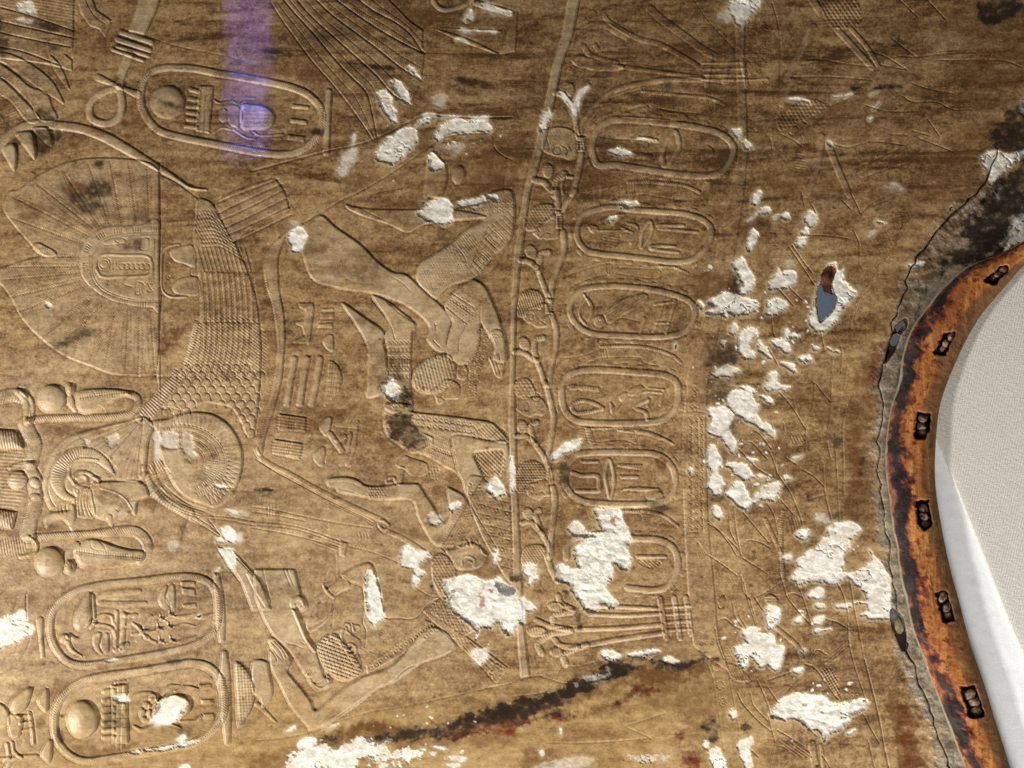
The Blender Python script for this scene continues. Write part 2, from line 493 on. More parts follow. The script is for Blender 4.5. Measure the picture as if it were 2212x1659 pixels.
rings(pts('900,622 900,622'), 36, 1.0, 9); rings(pts('900,622'), 58, 0.7, 8)
for x in (955, 985, 1010): groove('%d,590 %d,665' % (x, x - 5), 9, 0.9)
for x in range(1060, 1300, 42): rings(pts('%d,%d' % (x, 630 + (x % 3) * 12)), 26, 0.8, 8)
for s in ('1000,405 1040,395 1085,410 1080,440 1030,440 1000,420 1000,405', '1095,400 1090,460', '1225,400 1285,395 1290,440 1280,495 1215,495 1220,440 1225,400', '1340,400 1335,740', '900,460 1040,450', '940,760 930,800 950,760', '1180,770 1240,790 1240,860 1175,880 1180,770', '1275,790 1320,790 1300,830 1320,855 1275,855 1295,825 1275,790', '1075,800 1140,820'): groove(s, 10, 0.9)
hatch('1190,775 1240,800 1235,860 1185,870', 90, 16, 6, 0.6)
use(part('oval_sign')); blob('280,470 330,440 400,470 480,520 480,552 400,555 330,525', 1.8, 10)
for x in range(310, 460, 22): groove('%d,%d %d,%d' % (x, 455 + (x - 310) * .35, x - 12, 500 + (x - 310) * .35), 7, 0.7)
# fan handle
part('fan_handle')
blob(gp('346,378 380,395 428,430 425,465 418,520 424,570 430,615 432,650 430,690 420,745 400,800 385,812 336,812 344,700'), 1.0, 8, sm=False)
ridge('1550,455 1450,470 1400,530 1392,600 1390,690 1392,790 1410,860 1480,905 1610,905', 18, 1.6)
blob('1690,640 1600,620 1510,590 1470,530 1490,485 1580,465 1670,470', 1.4, 10); blob('1700,735 1560,750 1500,790 1490,835 1540,880 1720,885', 1.4, 10)
rings(pts('1455,628 1455,740'), 13, 0.9, 8); groove('1690,640 1655,665 1655,720 1700,735', 9, 0.9)
groove('1375,-260 1380,0 1385,400 1378,620 1383,800 1395,890 1380,1100 1370,1400 1345,1590', 16, 1.9)

# ---- the folded wing: barbs in rows, then scales
wing = part('folded_wing')
wp = gp('428,430 460,441 482,481 507,526 530,576 545,620 553,648 562,730 562,800 556,880 548,935 535,942 520,910 500,880 470,872 440,870 400,885 372,880 352,878 380,830 402,770 418,700 430,690 432,640 427,590 418,520 422,470')
blob(wp, 1.9, 10)
for i in range(9):
    groove('%d,%d %d,%d %d,%d' % (1705 + i * 6, 200 + i * 34, 1800 + i * 14, 190 + i * 36, 1910 + i * 24, 270 + i * 40), 8, 0.7)
hatch('1710,180 1900,180 2000,420 1720,420', 60, 20, 6, 0.55)
for i in range(12):
    x = 1712 + i * 37
    groove('%d,470 %d,690' % (x, x + 60), 9, 0.9); groove('%d,470 %d,690' % (x + 13, x + 73), 7, 0.7)
for i in range(10):
    x = 1745 + i * 47
    for o in (0, 14):
        groove('%d,690 %d,900 %d,1125' % (x + o, x + 22 + o, x + 30 + o), 8, 0.9)
        groove('%d,1125 %d,1350 %d,1600' % (x - 5 + o, x - 15 + o, x - 65 + o), 8, 0.9)
hatch('1730,700 2150,700 2212,900 2240,1130 1760,1130', -42, 20, 6, 0.6); hatch('1720,1130 2240,1130 2240,1580 1640,1580', 38, 20, 6, 0.6)
ribs(spline(pts('1715,1100 1690,1250 1640,1400 1590,1500')), 26, 20, 0.6, 7)
groove('1710,680 1900,690 2150,710', 8, 0.5); groove('1700,1125 2000,1122 2240,1135', 8, 0.5)
sc_poly = gp('398,786 410,778 560,800 556,862 549,930 536,940 524,915 500,882 470,872 440,868 405,885 360,888 350,878 375,838')
q = scatter(sc_poly, 86, 62, True)
scale_segs = []
for x, y in q:
    a = np.radians(np.linspace(190, 350, 8)); px = x + 9.2 * np.cos(a); py = y + 9.5 * np.sin(a) + 3
    for k in range(7): scale_segs.append([px[k], py[k], px[k + 1], py[k + 1]])
    scale_segs.append([px[0], py[0], x - 9.4, y + 10]); scale_segs.append([px[-1], py[-1], x + 9.4, y + 10])
grooves(scale_segs, 9, 1.1); bumps(q, 20, 0.5)
use(0)
part('tail_band')
T(1, 1)
tb = gp('646,484 623,502 600,528 574,545 570,572 573,614 586,652 596,700 600,760 594,829 588,850 571,900 557,955 550,985 553,1000 565,1012 585,1020 630,1048 675,1072 720,1095 750,1108 788,1122 832,1142 842,1158 830,1168 800,1158 760,1140 715,1120 660,1090 612,1062 580,1040 560,1030 545,1020')
blob(gp('653,482 625,500 606,538 600,570 603,628 612,676 615,728 612,778 606,829 590,890 572,945 565,982 556,978 555,955 571,895 588,845 593,815 600,750 596,700 588,655 575,615 570,575 576,545 592,525 620,500'), 1.9, 10)
ribs(spline(gp('571,585 577,625 589,665 598,705 601,760 596,815 588,850 575,895 562,945')), 22, 22, 0.6, 7, slant=0.5)
use(0); groove(gp('653,482 685,466 730,437 790,408'), 16, 1.4)
# ================================================================== captives, paws and signs in the middle field
T(1, 1)
part('lion_paw')
blob('540,200 700,312 900,450 1050,600 1180,690 1290,710 1400,800 1550,935 1660,1045 1692,1110 1650,1270 1640,1380 1560,1372 1475,1270 1500,1180 1430,1080 1250,960 1010,880 700,830 500,760 420,600 400,420', 1.6, 14)
groove('1545,1130 1558,1200 1530,1270 1590,1340', 10, 1.0); groove('1170,730 1260,780 1330,850', 8, 0.5)
for s in ('440,440 600,520 760,600', '250,560 400,600 560,640 820,640'): ribs(spline(pts(s)), 14, 16, 0.5, 7, off0=-14)
part('lion_leg')
blob('770,965 950,1090 1080,1180 1112,1240 1100,1300 1130,1450 1132,1700 | '.replace('| ', '') + '965,1780 960,1659 968,1400 950,1300 880,1170 750,980', 1.7, 12)
part('captive_leg')
blob('1000,895 1130,940 1250,1030 1372,1130 1372,1180 1345,1250 1338,1659 1335,1900 1120,1880 1130,1659 1135,1380 1110,1240 1150,1130', 1.5, 12)
groove('1000,930 1150,1125 1200,1270', 9, 0.9); groove('1130,950 1260,1060 1370,1130', 9, 0.8)
for yy in (1300, 1430, 1530):
    rings(pts(' '.join('%d,%d' % (x, yy) for x in range(1145, 1330, 34))), 13, 0.9, 7)
    for x in range(1155, 1330, 34): rings(pts('%d,%d' % (x, yy + 60)), 20, 0.6, 6)
for y in (1440, 1455, 1500): groove('1140,%d 1330,%d' % (y, y + 5), 7, 0.6)
hatch('1260,1440 1330,1440 1330,1500 1150,1500', 90, 16, 6, 0.6)
part('captive_arm')
blob('778,105 850,128 1040,150 1390,152 1680,150 1960,200 1960,225 1700,250 1560,262 1450,280 1310,346 1150,278 1030,240 900,196 790,140', 1.7, 10)
groove('870,120 1000,190 1150,262', 7, 0.7)
cp = part('captive_robe')
robe = '2000,20 2212,0 2212,380 2050,560 1880,745 1700,800 1620,860 1555,925 1480,870 1400,790 1385,710 1420,610 1550,535 1690,440 1830,320 1960,235 1700,240 1700,150 1850,120'
blob(robe, 1.8, 12)
groove('2010,290 1920,500 1830,700', 9, 0.9); groove('1700,440 1800,560 1830,650', 8, 0.7); groove('1560,920 1700,800 1860,745', 9, 0.8)
for x, y in ((1480, 690), (1540, 630), (1600, 780), (1690, 690), (1760, 640), (1545, 830), (1490, 870), (1640, 700), (1720, 750)):
    a = np.arange(6) * 60.0
    pits(pts(' '.join('%.0f,%.0f' % (x + 20 * math.cos(math.radians(t)), y + 20 * math.sin(math.radians(t))) for t in a) + ' %d,%d' % (x, y)), 6, 1.0)
dots('1410,720 1440,620 1560,545 1690,470 1790,600 1760,720 1600,830 1480,850', 26, 4, 0.55)
pits(pts('1650,490 1680,480 1710,490 1735,510 1760,540 1780,570 1800,600 1815,630 1620,510 1690,515 1720,535 1745,570'), 7, 1.0)
hatch('1860,660 1990,330 2212,180 2212,360 2040,560 1890,730', -50, 30, 6, 0.5); hatch('1860,660 1990,330 2212,180 2212,360 2040,560 1890,730', 45, 42, 6, 0.45)
for cx, cy in ((2065, 400), (1955, 590)):
    for r in (30, 55, 80): groove('%d,%d %d,%d %d,%d %d,%d %d,%d' % (cx - r, cy, cx, cy - r, cx + r, cy, cx, cy + r, cx - r, cy), 8, 0.8, sm=False)
rings(scatter(pts('2000,60 2212,30 2212,150 2050,170'), 45), 14, 0.7, 7); dots('1690,120 1990,110 1990,190 1690,230', 26, 5, 0.6)
for s in ('1700,470 1850,360', '1730,510 1900,390', '1760,550 1910,440'): ribs(spline(pts(s)), 14, 18, 0.6, 7, off0=-14)
part('captive_torso')
blob('1625,985 1700,872 1800,790 1882,755 1980,820 2035,930 2100,1095 2150,1320 2155,1460 2060,1450 2050,1310 1985,1210 1945,1130 1935,1180 1920,1330 1860,1460 1790,1490 1720,1470 1645,1390 1660,1250 1692,1110', 1.9, 12)
groove('1950,938 1850,1090 1765,1240 1748,1365', 10, 1.2); groove('1945,1000 1935,1080 1960,1160 2040,1270', 9, 0.9); groove('1880,750 1970,800 2010,880', 8, 0.7)
bead = '1690,872 1890,1000 1825,1135 1640,990'
sink(bead, 0.3, 8, sm=False); dots(bead, 33, 6, 1.0, row=24, ang=36); rings(pts('1690,925 1720,945 1750,962 1780,985 1810,1005 1840,1025 1862,1045'), 13, 0.9, 7); groove('1690,872 1890,1000', 8); groove('1640,990 1825,1138', 8)
rings(scatter(pts('1730,870 1830,910 1850,960 1740,900'), 30), 11, 0.7, 6)
part('bead_strap'); st = '1940,1170 1995,1240 1960,1450 1905,1680 1900,1760 1835,1760 1840,1659 1850,1490 1905,1330'
blob(st, 1.0, 8); rings(scatter(pts(st), 40, 34), 14, 0.9, 8); ribs(spline(pts('1985,1240 1950,1450 1900,1680')), 12, 18, .6, 7, off0=-12)
part('captive_hand')
blob('2030,1210 2110,1195 2150,1280 2165,1400 2150,1480 2130,1600 2085,1600 2060,1560 2030,1480 2010,1420 2060,1330', 1.6, 9)
dots('2030,1220 2110,1205 2130,1280 2060,1300', 24, 5, .8); rings(pts('2060,1260 2090,1245 2110,1240 2050,1270'), 12, .8, 7)
for s in ('2025,1420 2060,1500 2085,1590', '2060,1400 2085,1490 2115,1580', '2100,1390 2110,1450 2090,1480', '2150,1380 2110,1440 2130,1490'): groove(s, 8, 0.9)
hd = part('captive_head')
T(1, 2); face2 = '1490,85 1570,20 1640,-40 1720,-20 1760,20 1762,60 1740,128 1650,130 1620,160 1570,172 1545,100'
blob(face2, 1.7, 10); groove('1600,20 1650,40 1690,10', 9, 0.9); groove('1555,105 1600,110 1630,140', 8, 0.8); groove('1480,70 1440,70 1380,20', 8, .6)
T(1, 1); hp = '1345,1659 1360,1560 1410,1490 1500,1430 1590,1402 1660,1405 1710,1470 1728,1540 1710,1600 1660,1680 1560,1740 1450,1740 1400,1720'
part('hair', hd); blob(hp, 1.9, 10, rnd=40); dashes(hp, 36, 28, 22, 75, 1.0, 10)
part('ear_ring', hd); blob('1735,1500 1800,1490 1830,1560 1800,1620 1740,1600', 1.2, 8); rings(pts('1790,1560 1825,1480'), 22, .9, 8); hatch('1700,1600 1780,1590 1800,1680 1690,1690', -30, 18, 6, .7)
use(0)
part('stool_sign'); blob('370,960 490,958 502,1000 460,1312 320,1300 330,1280 420,1240 400,1160 345,1140 350,1120 410,1110 430,1020 380,1000', 1.7, 9, sm=False)
for s in ('560,1050 672,1045 670,1090 560,1095', '545,1140 662,1130 660,1172 530,1168', '575,1010 670,1000 668,1020 572,1025'): part('stroke_sign'); blob(s, 1.4, 8, sm=False)
part('loaf_sign'); blob('662,1238 665,1366 620,1362 580,1300 600,1245', 1.7, 10)
for x0, x1, x2 in ((330, 290, 265), (440, 400, 378), (550, 515, 478)):
    part('bar_sign'); ridge(gp('%.1f,775 %.1f,830 %.1f,872' % (553 + x0 / 4, 553 + x1 / 4, 553 + x2 / 4)), 56, 3.0)
part('basket_sign'); b_ = gp('710,782 728,788 738,812 736,832 728,849 712,866 700,876 707,830'); blob(b_, 2.2, 10); hatch(b_, 96, 24, 6, .6); hatch(b_, 6, 40, 6, .4)

T(1, 2)
for s in ('200,258 432,290 425,412 190,396', '162,478 402,515 375,652 143,600'):
    part('hatched_sign'); blob(s, 1.9, 9, sm=False); hatch(s, 8, 26, 6, .7); p0 = pts(s); m1 = (p0[0] + p0[1]) / 2; m2 = (p0[2] + p0[3]) / 2
    for o in (-5, 0, 5): grooves([[m1[0] + o, m1[1], m2[0] + o, m2[1]]], 7, .8)
for s in ('652,290 580,310 548,370 580,430 622,442', '592,548 520,580 498,640 530,692 575,706'): part('loaf_sign'); blob(s, 2.0, 10)
part('throw_stick'); ridge('640,430 740,575', 50, 2.2); ridge('700,490 760,450', 44, 1.8)
part('adze_sign'); blob('810,415 825,420 815,540 790,640 745,705 720,705 740,650 780,560', 2.2, 9)
part('adze_sign'); ridge('882,320 835,560 800,690', 44, 2.0, taper=(12, 50, 56))
groove('680,370 890,390', 8, .7); part('ground_sign'); blob('600,560 740,590 760,640 720,700 620,690 590,650', .7, 10)

# the long outlined paw that runs to the lower right, with staff lines
part('long_arm')
la = '45,600 65,645 130,690 300,780 480,882 650,970 800,1042 950,1112 1100,1180 1160,1235 1120,1260 1240,1330 1450,1450 1520,1500 1440,1530 1240,1440 1080,1350 900,1130 650,1010 350,850 150,740 0,640 -60,560'
ridge('0,560 30,620 110,685 300,780 480,882 650,970 800,1042 950,1112 1100,1180', 40, 1.3)
ridge('1100,1180 1150,1225 1110,1260 1070,1230 1080,1180', 24, 1.8); ridge('1130,1270 1300,1350 1500,1480', 40, 1.2)
groove('0,650 150,745 350,855 650,1015 900,1135 1010,1195', 10, .9); groove('640,1030 900,1150 1010,1220', 7, .6); groove('1040,1190 1050,1240 1100,1290', 8, .8)
use(0)
part('staff'); 
for s in ('-40,1060 150,1085 400,1140 700,1200 1000,1242', '-40,1180 300,1218 550,1290 760,1370', '-40,1215 300,1245 560,1320', '-40,1240 250,1290 500,1350 700,1400', '-40,1100 150,1130 420,1180'): groove(s, 8, .8)
for x in (100, 125, 148): groove('%d,1060 %d,1140' % (x, x), 8, .8)
for x in (10, 30): groove('%d,990 %d,1040' % (x, x - 8), 7, .7)
for x in (880, 910, 935, 960): groove('%d,1290 %d,1340 %d,1400' % (x, x + 8, x - 15), 8, .8)
blob('725,1350 790,1375 765,1490 725,1480', 1.8, 9, sm=False); hatch('560,1310 720,1350 700,1440 500,1390', 20, 22, 6, .6)
use(0); groove('690,1490 690,1659', 7, .6); groove('800,1400 1000,1450 1230,1540', 9, .6); groove('60,900 170,915', 24, .8)

part('open_hand')
blob('618,822 700,805 800,806 880,832 960,880 1100,880 1250,860 1390,862 1420,890 1520,1040 1620,1195 1680,1110 1650,910 1700,910 1815,1005 1710,1225 1600,1390 1540,1382 1480,1305 1400,1150 1342,1008 1100,1000 1000,992 850,962 720,940 690,905 620,885', 1.9, 11)
dots('968,885 1100,885 1100,1000 968,990', 27, 8, -1.1, row=24); rings(pts('1010,900 1010,940 1010,975 1045,900 1045,940 1045,975'), 11, .8, 7)
for s in ('640,850 800,850 900,890', '700,900 800,920 900,960'): groove(s, 7, .5)
part('small_captive'); blob('1210,700 1280,620 1340,640 1480,690 1470,780 1350,790 1290,740', 1.5, 9); ridge('1258,735 1235,850', 52, 2.2); ridge('1205,845 1200,815 1165,805 1130,825 1135,855 1175,850', 24, 1.8)
hatch('1490,690 1580,710 1570,820 1470,800', 80, 26, 7, .7); dashes('1500,690 1580,710 1570,820 1490,800', 30, 28, 14, 0, .8)
rb = part('captive_robe')
r3 = '1335,235 1600,268 1850,300 2050,342 2180,500 2000,482 1850,452 1720,440 1688,505 1742,765 1700,752 1450,612 1330,592 1230,522 1120,420 1120,180 1335,180'
blob(r3, 1.5, 11)
for y in (270, 330): rings(pts(' '.join('%d,%d' % (x, y + (x - 1300) * .14) for x in range(1300, 1860, 50))), 15, .9, 8)
for x in range(1340, 1900, 56):
    for o in (0, 60): groove('%d,%d %d,%d %d,%d' % (x, 300 + o + (x - 1300) * .13, x + 25, 285 + o + (x - 1300) * .13, x + 50, 305 + o + (x - 1300) * .13), 8, .8)
for k in range(6): ribs(spline(pts('%d,%d %d,%d' % (1440 + k * 8, 600 - k * 45, 1730, 720 - k * 42))), 14, 20, .7, 8, slant=.6, off0=-14)
rings(pts('1560,565 1590,575 1620,585 1650,595 1680,605'), 13, .9, 7); pits(pts('1170,210 1215,195 1100,375 1080,430 1130,440 1180,460 1230,480 1140,380 1150,520'), 12, 1.0)
ribs(spline(pts('1150,450 1250,520 1330,560')), 14, 18, .8, 8, off0=-14); ribs(spline(pts('1260,370 1420,440')), 16, 18, .8, 8, off0=-16); rings(scatter(pts('1140,20 1330,20 1310,220 1130,190'), 60), 22, .9, 8)
ridge('1460,440 1520,470 1500,530 1400,580', 18, 1.5)
part('captive_arm')
blob('1720,440 1850,452 2050,492 2150,490 2182,560 2182,680 2110,800 2135,600 2100,572 1960,580 1880,612 1955,780 1930,850 1830,982 1780,830 1740,760 1688,510', 1.9, 11)
part('mesh_skirt'); ms = '1890,612 2010,575 2120,570 2140,620 2155,690 2110,800 2040,790 1960,790'; blob(ms, .9, 8, sm=False); hatch(ms, 45, 26, 7, .8); hatch(ms, -45, 26, 7, .8)
hatch('1960,350 2160,400 2140,480 1930,470', 45, 24, 6, .7); hatch('1960,350 2160,400 2140,480 1930,470', -45, 24, 6, .7); rings(pts('1920,345 1910,380 1900,410 1885,445'), 13, .9, 8); pits(pts('1895,350 1888,380 1876,410 1866,440 1945,355 1935,385'), 6, .9)
coat = part('captive_coat')
co = '1840,810 1940,800 2000,850 2180,955 2200,1100 2210,1300 2230,1700 2150,1659 2060,1500 1950,1300 1840,1010'
blob(co, 1.6, 10); hatch('1900,1050 2000,980 2185,1000 2215,1300 2215,1650 2060,1480', 15, 78, 8, .7); hatch('1900,1050 2000,980 2185,1000 2215,1300 2215,1650 2060,1480', -58, 78, 8, .7)
dots('1850,830 1950,820 2190,1000 2215,1600 2060,1450 1850,1010', 30, 5, .7); rings(pts('1850,870 1930,880 1860,940 1960,1050 2080,1090 2170,1110 2030,1270 2120,1290 2185,1330 2130,1430 2010,1150'), 16, 1.0, 8)
sash = part('dotted_sash'); ss = '1815,1000 1885,1115 1800,1240 1700,1400 1585,1405 1700,1190'; blob(ss, 1.2, 9, sm=False); ribs(spline(pts('1840,1010 1720,1200 1610,1390')), 8, 24, 0, 7); pits(along(spline(pts('1800,1030 1700,1210 1610,1380')), 6)[0], 6, .9); pits(along(spline(pts('1870,1120 1790,1240 1700,1380')), 6)[0], 6, .9); hatch('1740,1170 1800,1200 1700,1380 1620,1370', -60, 22, 6, .6); hatch('1820,1060 1880,1110 1840,1170 1790,1110', -10, 18, 6, .7)
use(0); groove('1840,1000 1900,1120 2060,1380 2080,1420', 9, .9)
h3 = part('captive_head')
blob('1640,1440 1730,1420 1860,1370 1950,1420 2000,1480 1960,1560 1880,1600 1740,1600 1690,1520', 1.3, 12)
for s in ('1690,1520 1720,1440 1760,1390 1780,1350', '1740,1400 1790,1410 1810,1350 1830,1400', '1850,1340 1870,1400 1900,1350 1920,1400', '1940,1400 1960,1460 2000,1480', '1780,1560 1790,1500 1840,1490 1890,1520 1880,1580', '1810,1560 1830,1530 1860,1540', '1600,1430 1640,1470 1660,1540'): ridge(s, 16, 1.3, own=False)
hr = '1520,1540 1560,1470 1620,1470 1680,1520 1720,1580 1730,1659 1720,1720 1660,1860 1600,1850 1530,1700'
part('hair', h3); blob(hr, 1.4, 10); pits(scatter(pts(hr), 30, 26), 9, -1.1)
use(0)

# ---- tile 1,3: kneeling captive, forearm, hands
T(1, 3)
part('staff_arm'); blob('-20,-60 330,-60 385,150 425,260 390,292 350,260 310,280 345,300 440,540 520,650 580,860 640,900 630,950 560,992 470,925 400,822 280,640 150,520 60,360 -10,180', 1.8, 12, sm=False)
ridge('390,290 425,260 400,205 350,190 318,225 325,270 380,400 440,540 510,640', 44, 2.2); ridge('620,870 640,920 590,970 520,970 460,900', 34, 2.0); groove('270,580 350,600 400,620 420,590 390,570', 9, .8); groove('280,650 400,810 480,910 560,920 600,870', 9, .9)
for s in ('240,-60 300,90', '270,-60 325,80', '60,-60 110,160'): groove(s, 8, .7)
for k in range(3): groove('%d,790 %d,850' % (450 + k * 22, 430 + k * 22), 7, .7); groove('430,%d 520,%d' % (810 + k * 16, 795 + k * 16), 7, .7)
part('raised_arm')
blob('105,550 150,530 200,580 255,640 302,720 282,785 272,830 380,960 470,1080 522,1160 700,1022 900,882 1200,760 1460,470 1600,462 1722,580 1705,640 1620,690 1500,732 1400,772 1200,912 1050,980 900,1092 700,1232 484,1336 440,1300 300,1130 210,950 130,800 115,650 135,640', 2.0, 12)
for s in ('130,570 200,640 240,720', '160,560 230,640 262,700', '125,600 180,680 215,720', '140,650 180,720 160,770'): groove(s, 8, .9)
pits(along(spline(pts('190,910 290,880')), 5)[0], 5, .7); pits(along(spline(pts('250,985 340,945')), 5)[0], 6, .9)
for k in range(3): groove('%d,%d %d,%d' % (195, 920 + k * 12, 300, 895 + k * 12), 6, .5)
part('bead_strap'); st = '955,770 1200,600 1460,372 1590,450 1400,590 1240,690 960,845'
blob(st, 1.0, 9, sm=False); rings(scatter(pts('1000,770 1200,640 1450,420 1560,460 1380,570 1230,660 1000,800'), 52, 46, ang=-35), 17, 1.0, 8); pits(scatter(pts(st), 30, 46, ang=-35), 6, .8)
part('open_hand'); blob('580,70 615,110 700,30 760,10 810,90 690,170 650,330 560,432 465,484 430,430 460,320 510,200 580,140', 1.7, 9); groove('560,190 500,280 480,350 540,300 570,220', 9, 1.0); groove('650,330 560,400 460,450', 7, .7); hatch('640,80 740,20 800,80 690,150', -40, 16, 6, .6); ridge('588,70 610,130 660,180', 26, 1.6); groove('690,170 920,80', 8, .6); groove('665,200 658,450', 6, .5)
hd = part('captive_head'); blob('640,500 740,450 850,520 900,560 880,650 900,740 860,780 760,640 700,560', 1.2, 10)
for s in ('730,590 742,490 770,415 812,430 800,490 780,450', '830,415 852,480 888,435 850,430', '780,650 800,590 855,605 852,660 810,680', '800,640 830,630 840,610', '620,560 660,580'): ridge(s, 20, 1.7, own=False)
hp = '525,600 600,520 680,500 740,560 800,620 850,690 915,830 800,905 680,882 590,800 545,720'; part('hair', hd); blob(hp, 1.7, 10, rnd=30); bricks(hp, 42, 30, 20, 1.0)
part('sash_end'); sh = '1440,300 1600,195 1690,185 1800,330 1890,470 1805,515 1990,650 2170,790 2080,930 1960,790 1760,600 1600,460'
blob(sh, 1.4, 9, sm=False); rings(scatter(pts('1480,290 1600,210 1690,200 1860,470 1800,500 1620,420'), 52, 46, ang=35), 17, 1.0, 8); hatch('1480,300 1600,210 1690,200 1870,470 1790,490', 35, 46, 6, .5); hatch('1440,320 1490,300 1700,480 1640,480', -65, 18, 6, .6); dots('1690,490 1800,530 1840,570 1760,610', 30, 7, 1.0)
rings(pts('2080,770 2060,820 2020,855 2110,790 2040,830'), 18, 1.0, 8); dots('2070,800 2165,790 2080,925 2010,850', 34, 8, 1.0); groove('1790,600 1930,770 2040,880', 8, .8); groove('1850,570 2000,700 2150,790', 8, .8)
for k in range(4): groove('%d,%d %d,%d' % (1960 + k * 14, 770 - k * 30, 2030 + k * 14, 850 - k * 30), 7, .6)
use(0)
groove('1035,-20 1080,150 1100,345 1240,365 1380,360 1500,235 1640,180', 13, 1.2); groove('915,90 940,250 920,390 952,480 940,620', 12, 1.1)
groove('640,1260 1000,1010 1180,912 1300,802 1500,732 1680,662 1725,600', 14, 1.2)
groove('650,1270 1000,1170 1200,1140 1600,1060 1900,990 2212,925', 10, .7); groove('0,1420 250,1395 480,1345 640,1280', 10, .8)
rings(pts('1080,495 1115,555 1100,480 1140,530'), 12, .8, 7); groove('900,620 1010,660 1080,670', 7, .5); groove('930,640 1030,700', 7, .5); groove('1600,90 1640,160 1560,180 1480,160 1370,90', 9, .7)
part('captive_shoulder'); T(1, 2); blob('740,1659 860,1580 970,1545 1010,1580 1040,1680 1080,1840 1095,2010 960,2000 930,1760 900,1740', 1.5, 12); T(1, 3)
part('bird_sign'); blob('-30,745 90,738 110,820 140,1010 65,1140 30,1060 -30,1000', 1.8, 11); ridge('10,1110 60,1150 170,1262', 30, 2.0, taper=(44, 34, 20))
# ================================================================== lower left: collar, head, serpents, cartouches
T(0, 2)
part('broad_collar')
col = '1300,330 1450,300 1550,262 1700,243 1850,268 1980,358 2068,500 2095,640 2075,790 2022,925 1885,1058 1760,1040 1600,970 1500,870 1420,700 1380,560 1370,430'
blob(col, 1.6, 12)
cx, cy, rx, ry = 1560, 680, 535, 440
def arc_pts(k, a0, a1, n=26):
    a = np.radians(np.linspace(a0, a1, n)); return np.stack([cx + k * rx * np.cos(a), cy + k * ry * np.sin(a)], 1)
cg = lambda q: np.stack([q[:, 0] / 4, 829.5 + q[:, 1] / 4], 1)
for k in (.75, .72, .64, .61, .53, .5, .41, .38, .28): groove(cg(arc_pts(k, -112, 68)), 7, .7)
for k0, k1, sp in ((.65, .71, 20), (.54, .60, 20), (.42, .49, 20), (.30, .37, 20)):
    c, t = along(cg(arc_pts((k0 + k1) / 2, -112, 66)), 4.9); n = np.stack([-t[:, 1], t[:, 0]], 1) * (k1 - k0) * 55
    m = RNG.random(len(c)) > .12; m &= ~((np.abs(c[:, 0] - 418) < 22) & (np.abs(c[:, 1] - 985) < 60)); grooves(np.hstack([c - n, c + n])[m], 8, .8)
c, t = along(cg(arc_pts(.86, -100, 62)), 10); n = np.stack([-t[:, 1], t[:, 0]], 1)
for k in range(len(c)):
    a, b, tt_ = c[k], n[k], t[k]; grooves([[*(a + b * 12 - tt_ * 4), *(a - b * 12)], [*(a - b * 12), *(a + b * 12 + tt_ * 4)]], 7, .7)
part('collar_edge')
ridge('1400,265 1320,370 1272,540 1275,700 1330,860 1410,960 1540,1050 1650,1120 1800,1180', 110, 1.5, flat=True)
for o in (-38, -20, 0, 20, 38): groove('%d,%d %d,%d %d,%d %d,%d' % (1385 + o, 900 - o * .7, 1470 + o, 990 - o, 1600 + o * .6, 1070 - o, 1760 + o * .5, 1120 - o), 7, .6)
hatch('1310,790 1440,730 1500,780 1500,830 1370,880', -22, 20, 7, .8); hatch('1290,690 1400,660 1430,730 1310,780', 60, 22, 7, .7); groove('1375,300 1370,420 1365,560 1380,640 1470,770', 8, .8)
for o in (0, 22, 44): groove('%d,420 %d,330 %d,290 1560,262' % (1390 + o, 1430 + o, 1500 + o), 7, .6)
part('collar_fringe'); q = ridge('1250,800 1300,890 1390,980 1500,1050 1640,1120', 86, 1.8, flat=True); ribs(q, 40, 26, 1.0, 10)
part('braided_beard'); q = ridge('1560,-110 1480,0 1400,100 1330,190 1225,285', 130, 2.2, taper=(40, 100, 130, 140, 110)); ribs(q, 54, 24, .9, 9)
hd = part('headcloth')
blob('1235,285 1100,322 1000,340 780,392 600,452 490,540 425,640 385,760 365,880 395,1000 440,1085 520,1060 640,1000 870,840 1220,835 1260,700 1280,500 1320,360', 1.7, 12)
groove('1200,310 1000,365 800,425 640,490 540,570 470,670 430,780 415,900 440,1000 480,1060', 9, .8)
for x, y in ((450, 620), (700, 470), (720, 525), (790, 548), (845, 560), (930, 655), (965, 720), (1000, 780), (1050, 805), (1092, 815), (1140, 815), (1188, 812), (1222, 828), (960, 620), (900, 590)): groove('1235,300 %d,%d' % (x, y), 7, .75)
part('ram_horn', hd); q = ridge('985,775 905,680 800,612 680,602 580,652 512,742 498,850 545,950 640,1000', 110, 2.6, taper=(20, 70, 100, 110, 120, 130, 120, 80, 40)); ribs(q, 46, 21, .8, 8)
part('coiled_ear', hd); ridge('640,865 598,790 612,700 700,650 840,660', 24, 1.7); ridge('850,832 760,770 670,765 628,825 670,880 740,858 745,810 700,790 665,815', 30, 2.0); blob('790,800 850,810 860,870 800,860', 2.0, 10)
for k in range(3): groove('%d,700 %d,760' % (720 + k * 50, 680 + k * 50), 7, .7)
fc = part('sphinx_face')
blob('820,850 1000,838 1212,842 1282,962 1190,1008 1175,1070 1170,1135 1130,1110 1070,1170 1000,1192 965,1235 930,1190 880,1170 815,1140 790,1050 775,930', 2.4, 14)
ridge('870,900 980,930 1080,990 1140,1080', 14, 1.0, own=False); blob(ell(945, 1155, 24, 30), 1.2, 8, sm=False, own=False); groove('1000,1080 1030,1110 1010,1150', 9, .9); groove('1120,1080 1140,1050 1160,1000', 9, .8); groove('1180,1000 1130,1010', 9, .9)
part('side_locks', hd); blob('640,890 770,900 800,1000 815,1142 670,1140 660,1000', 1.5, 10)
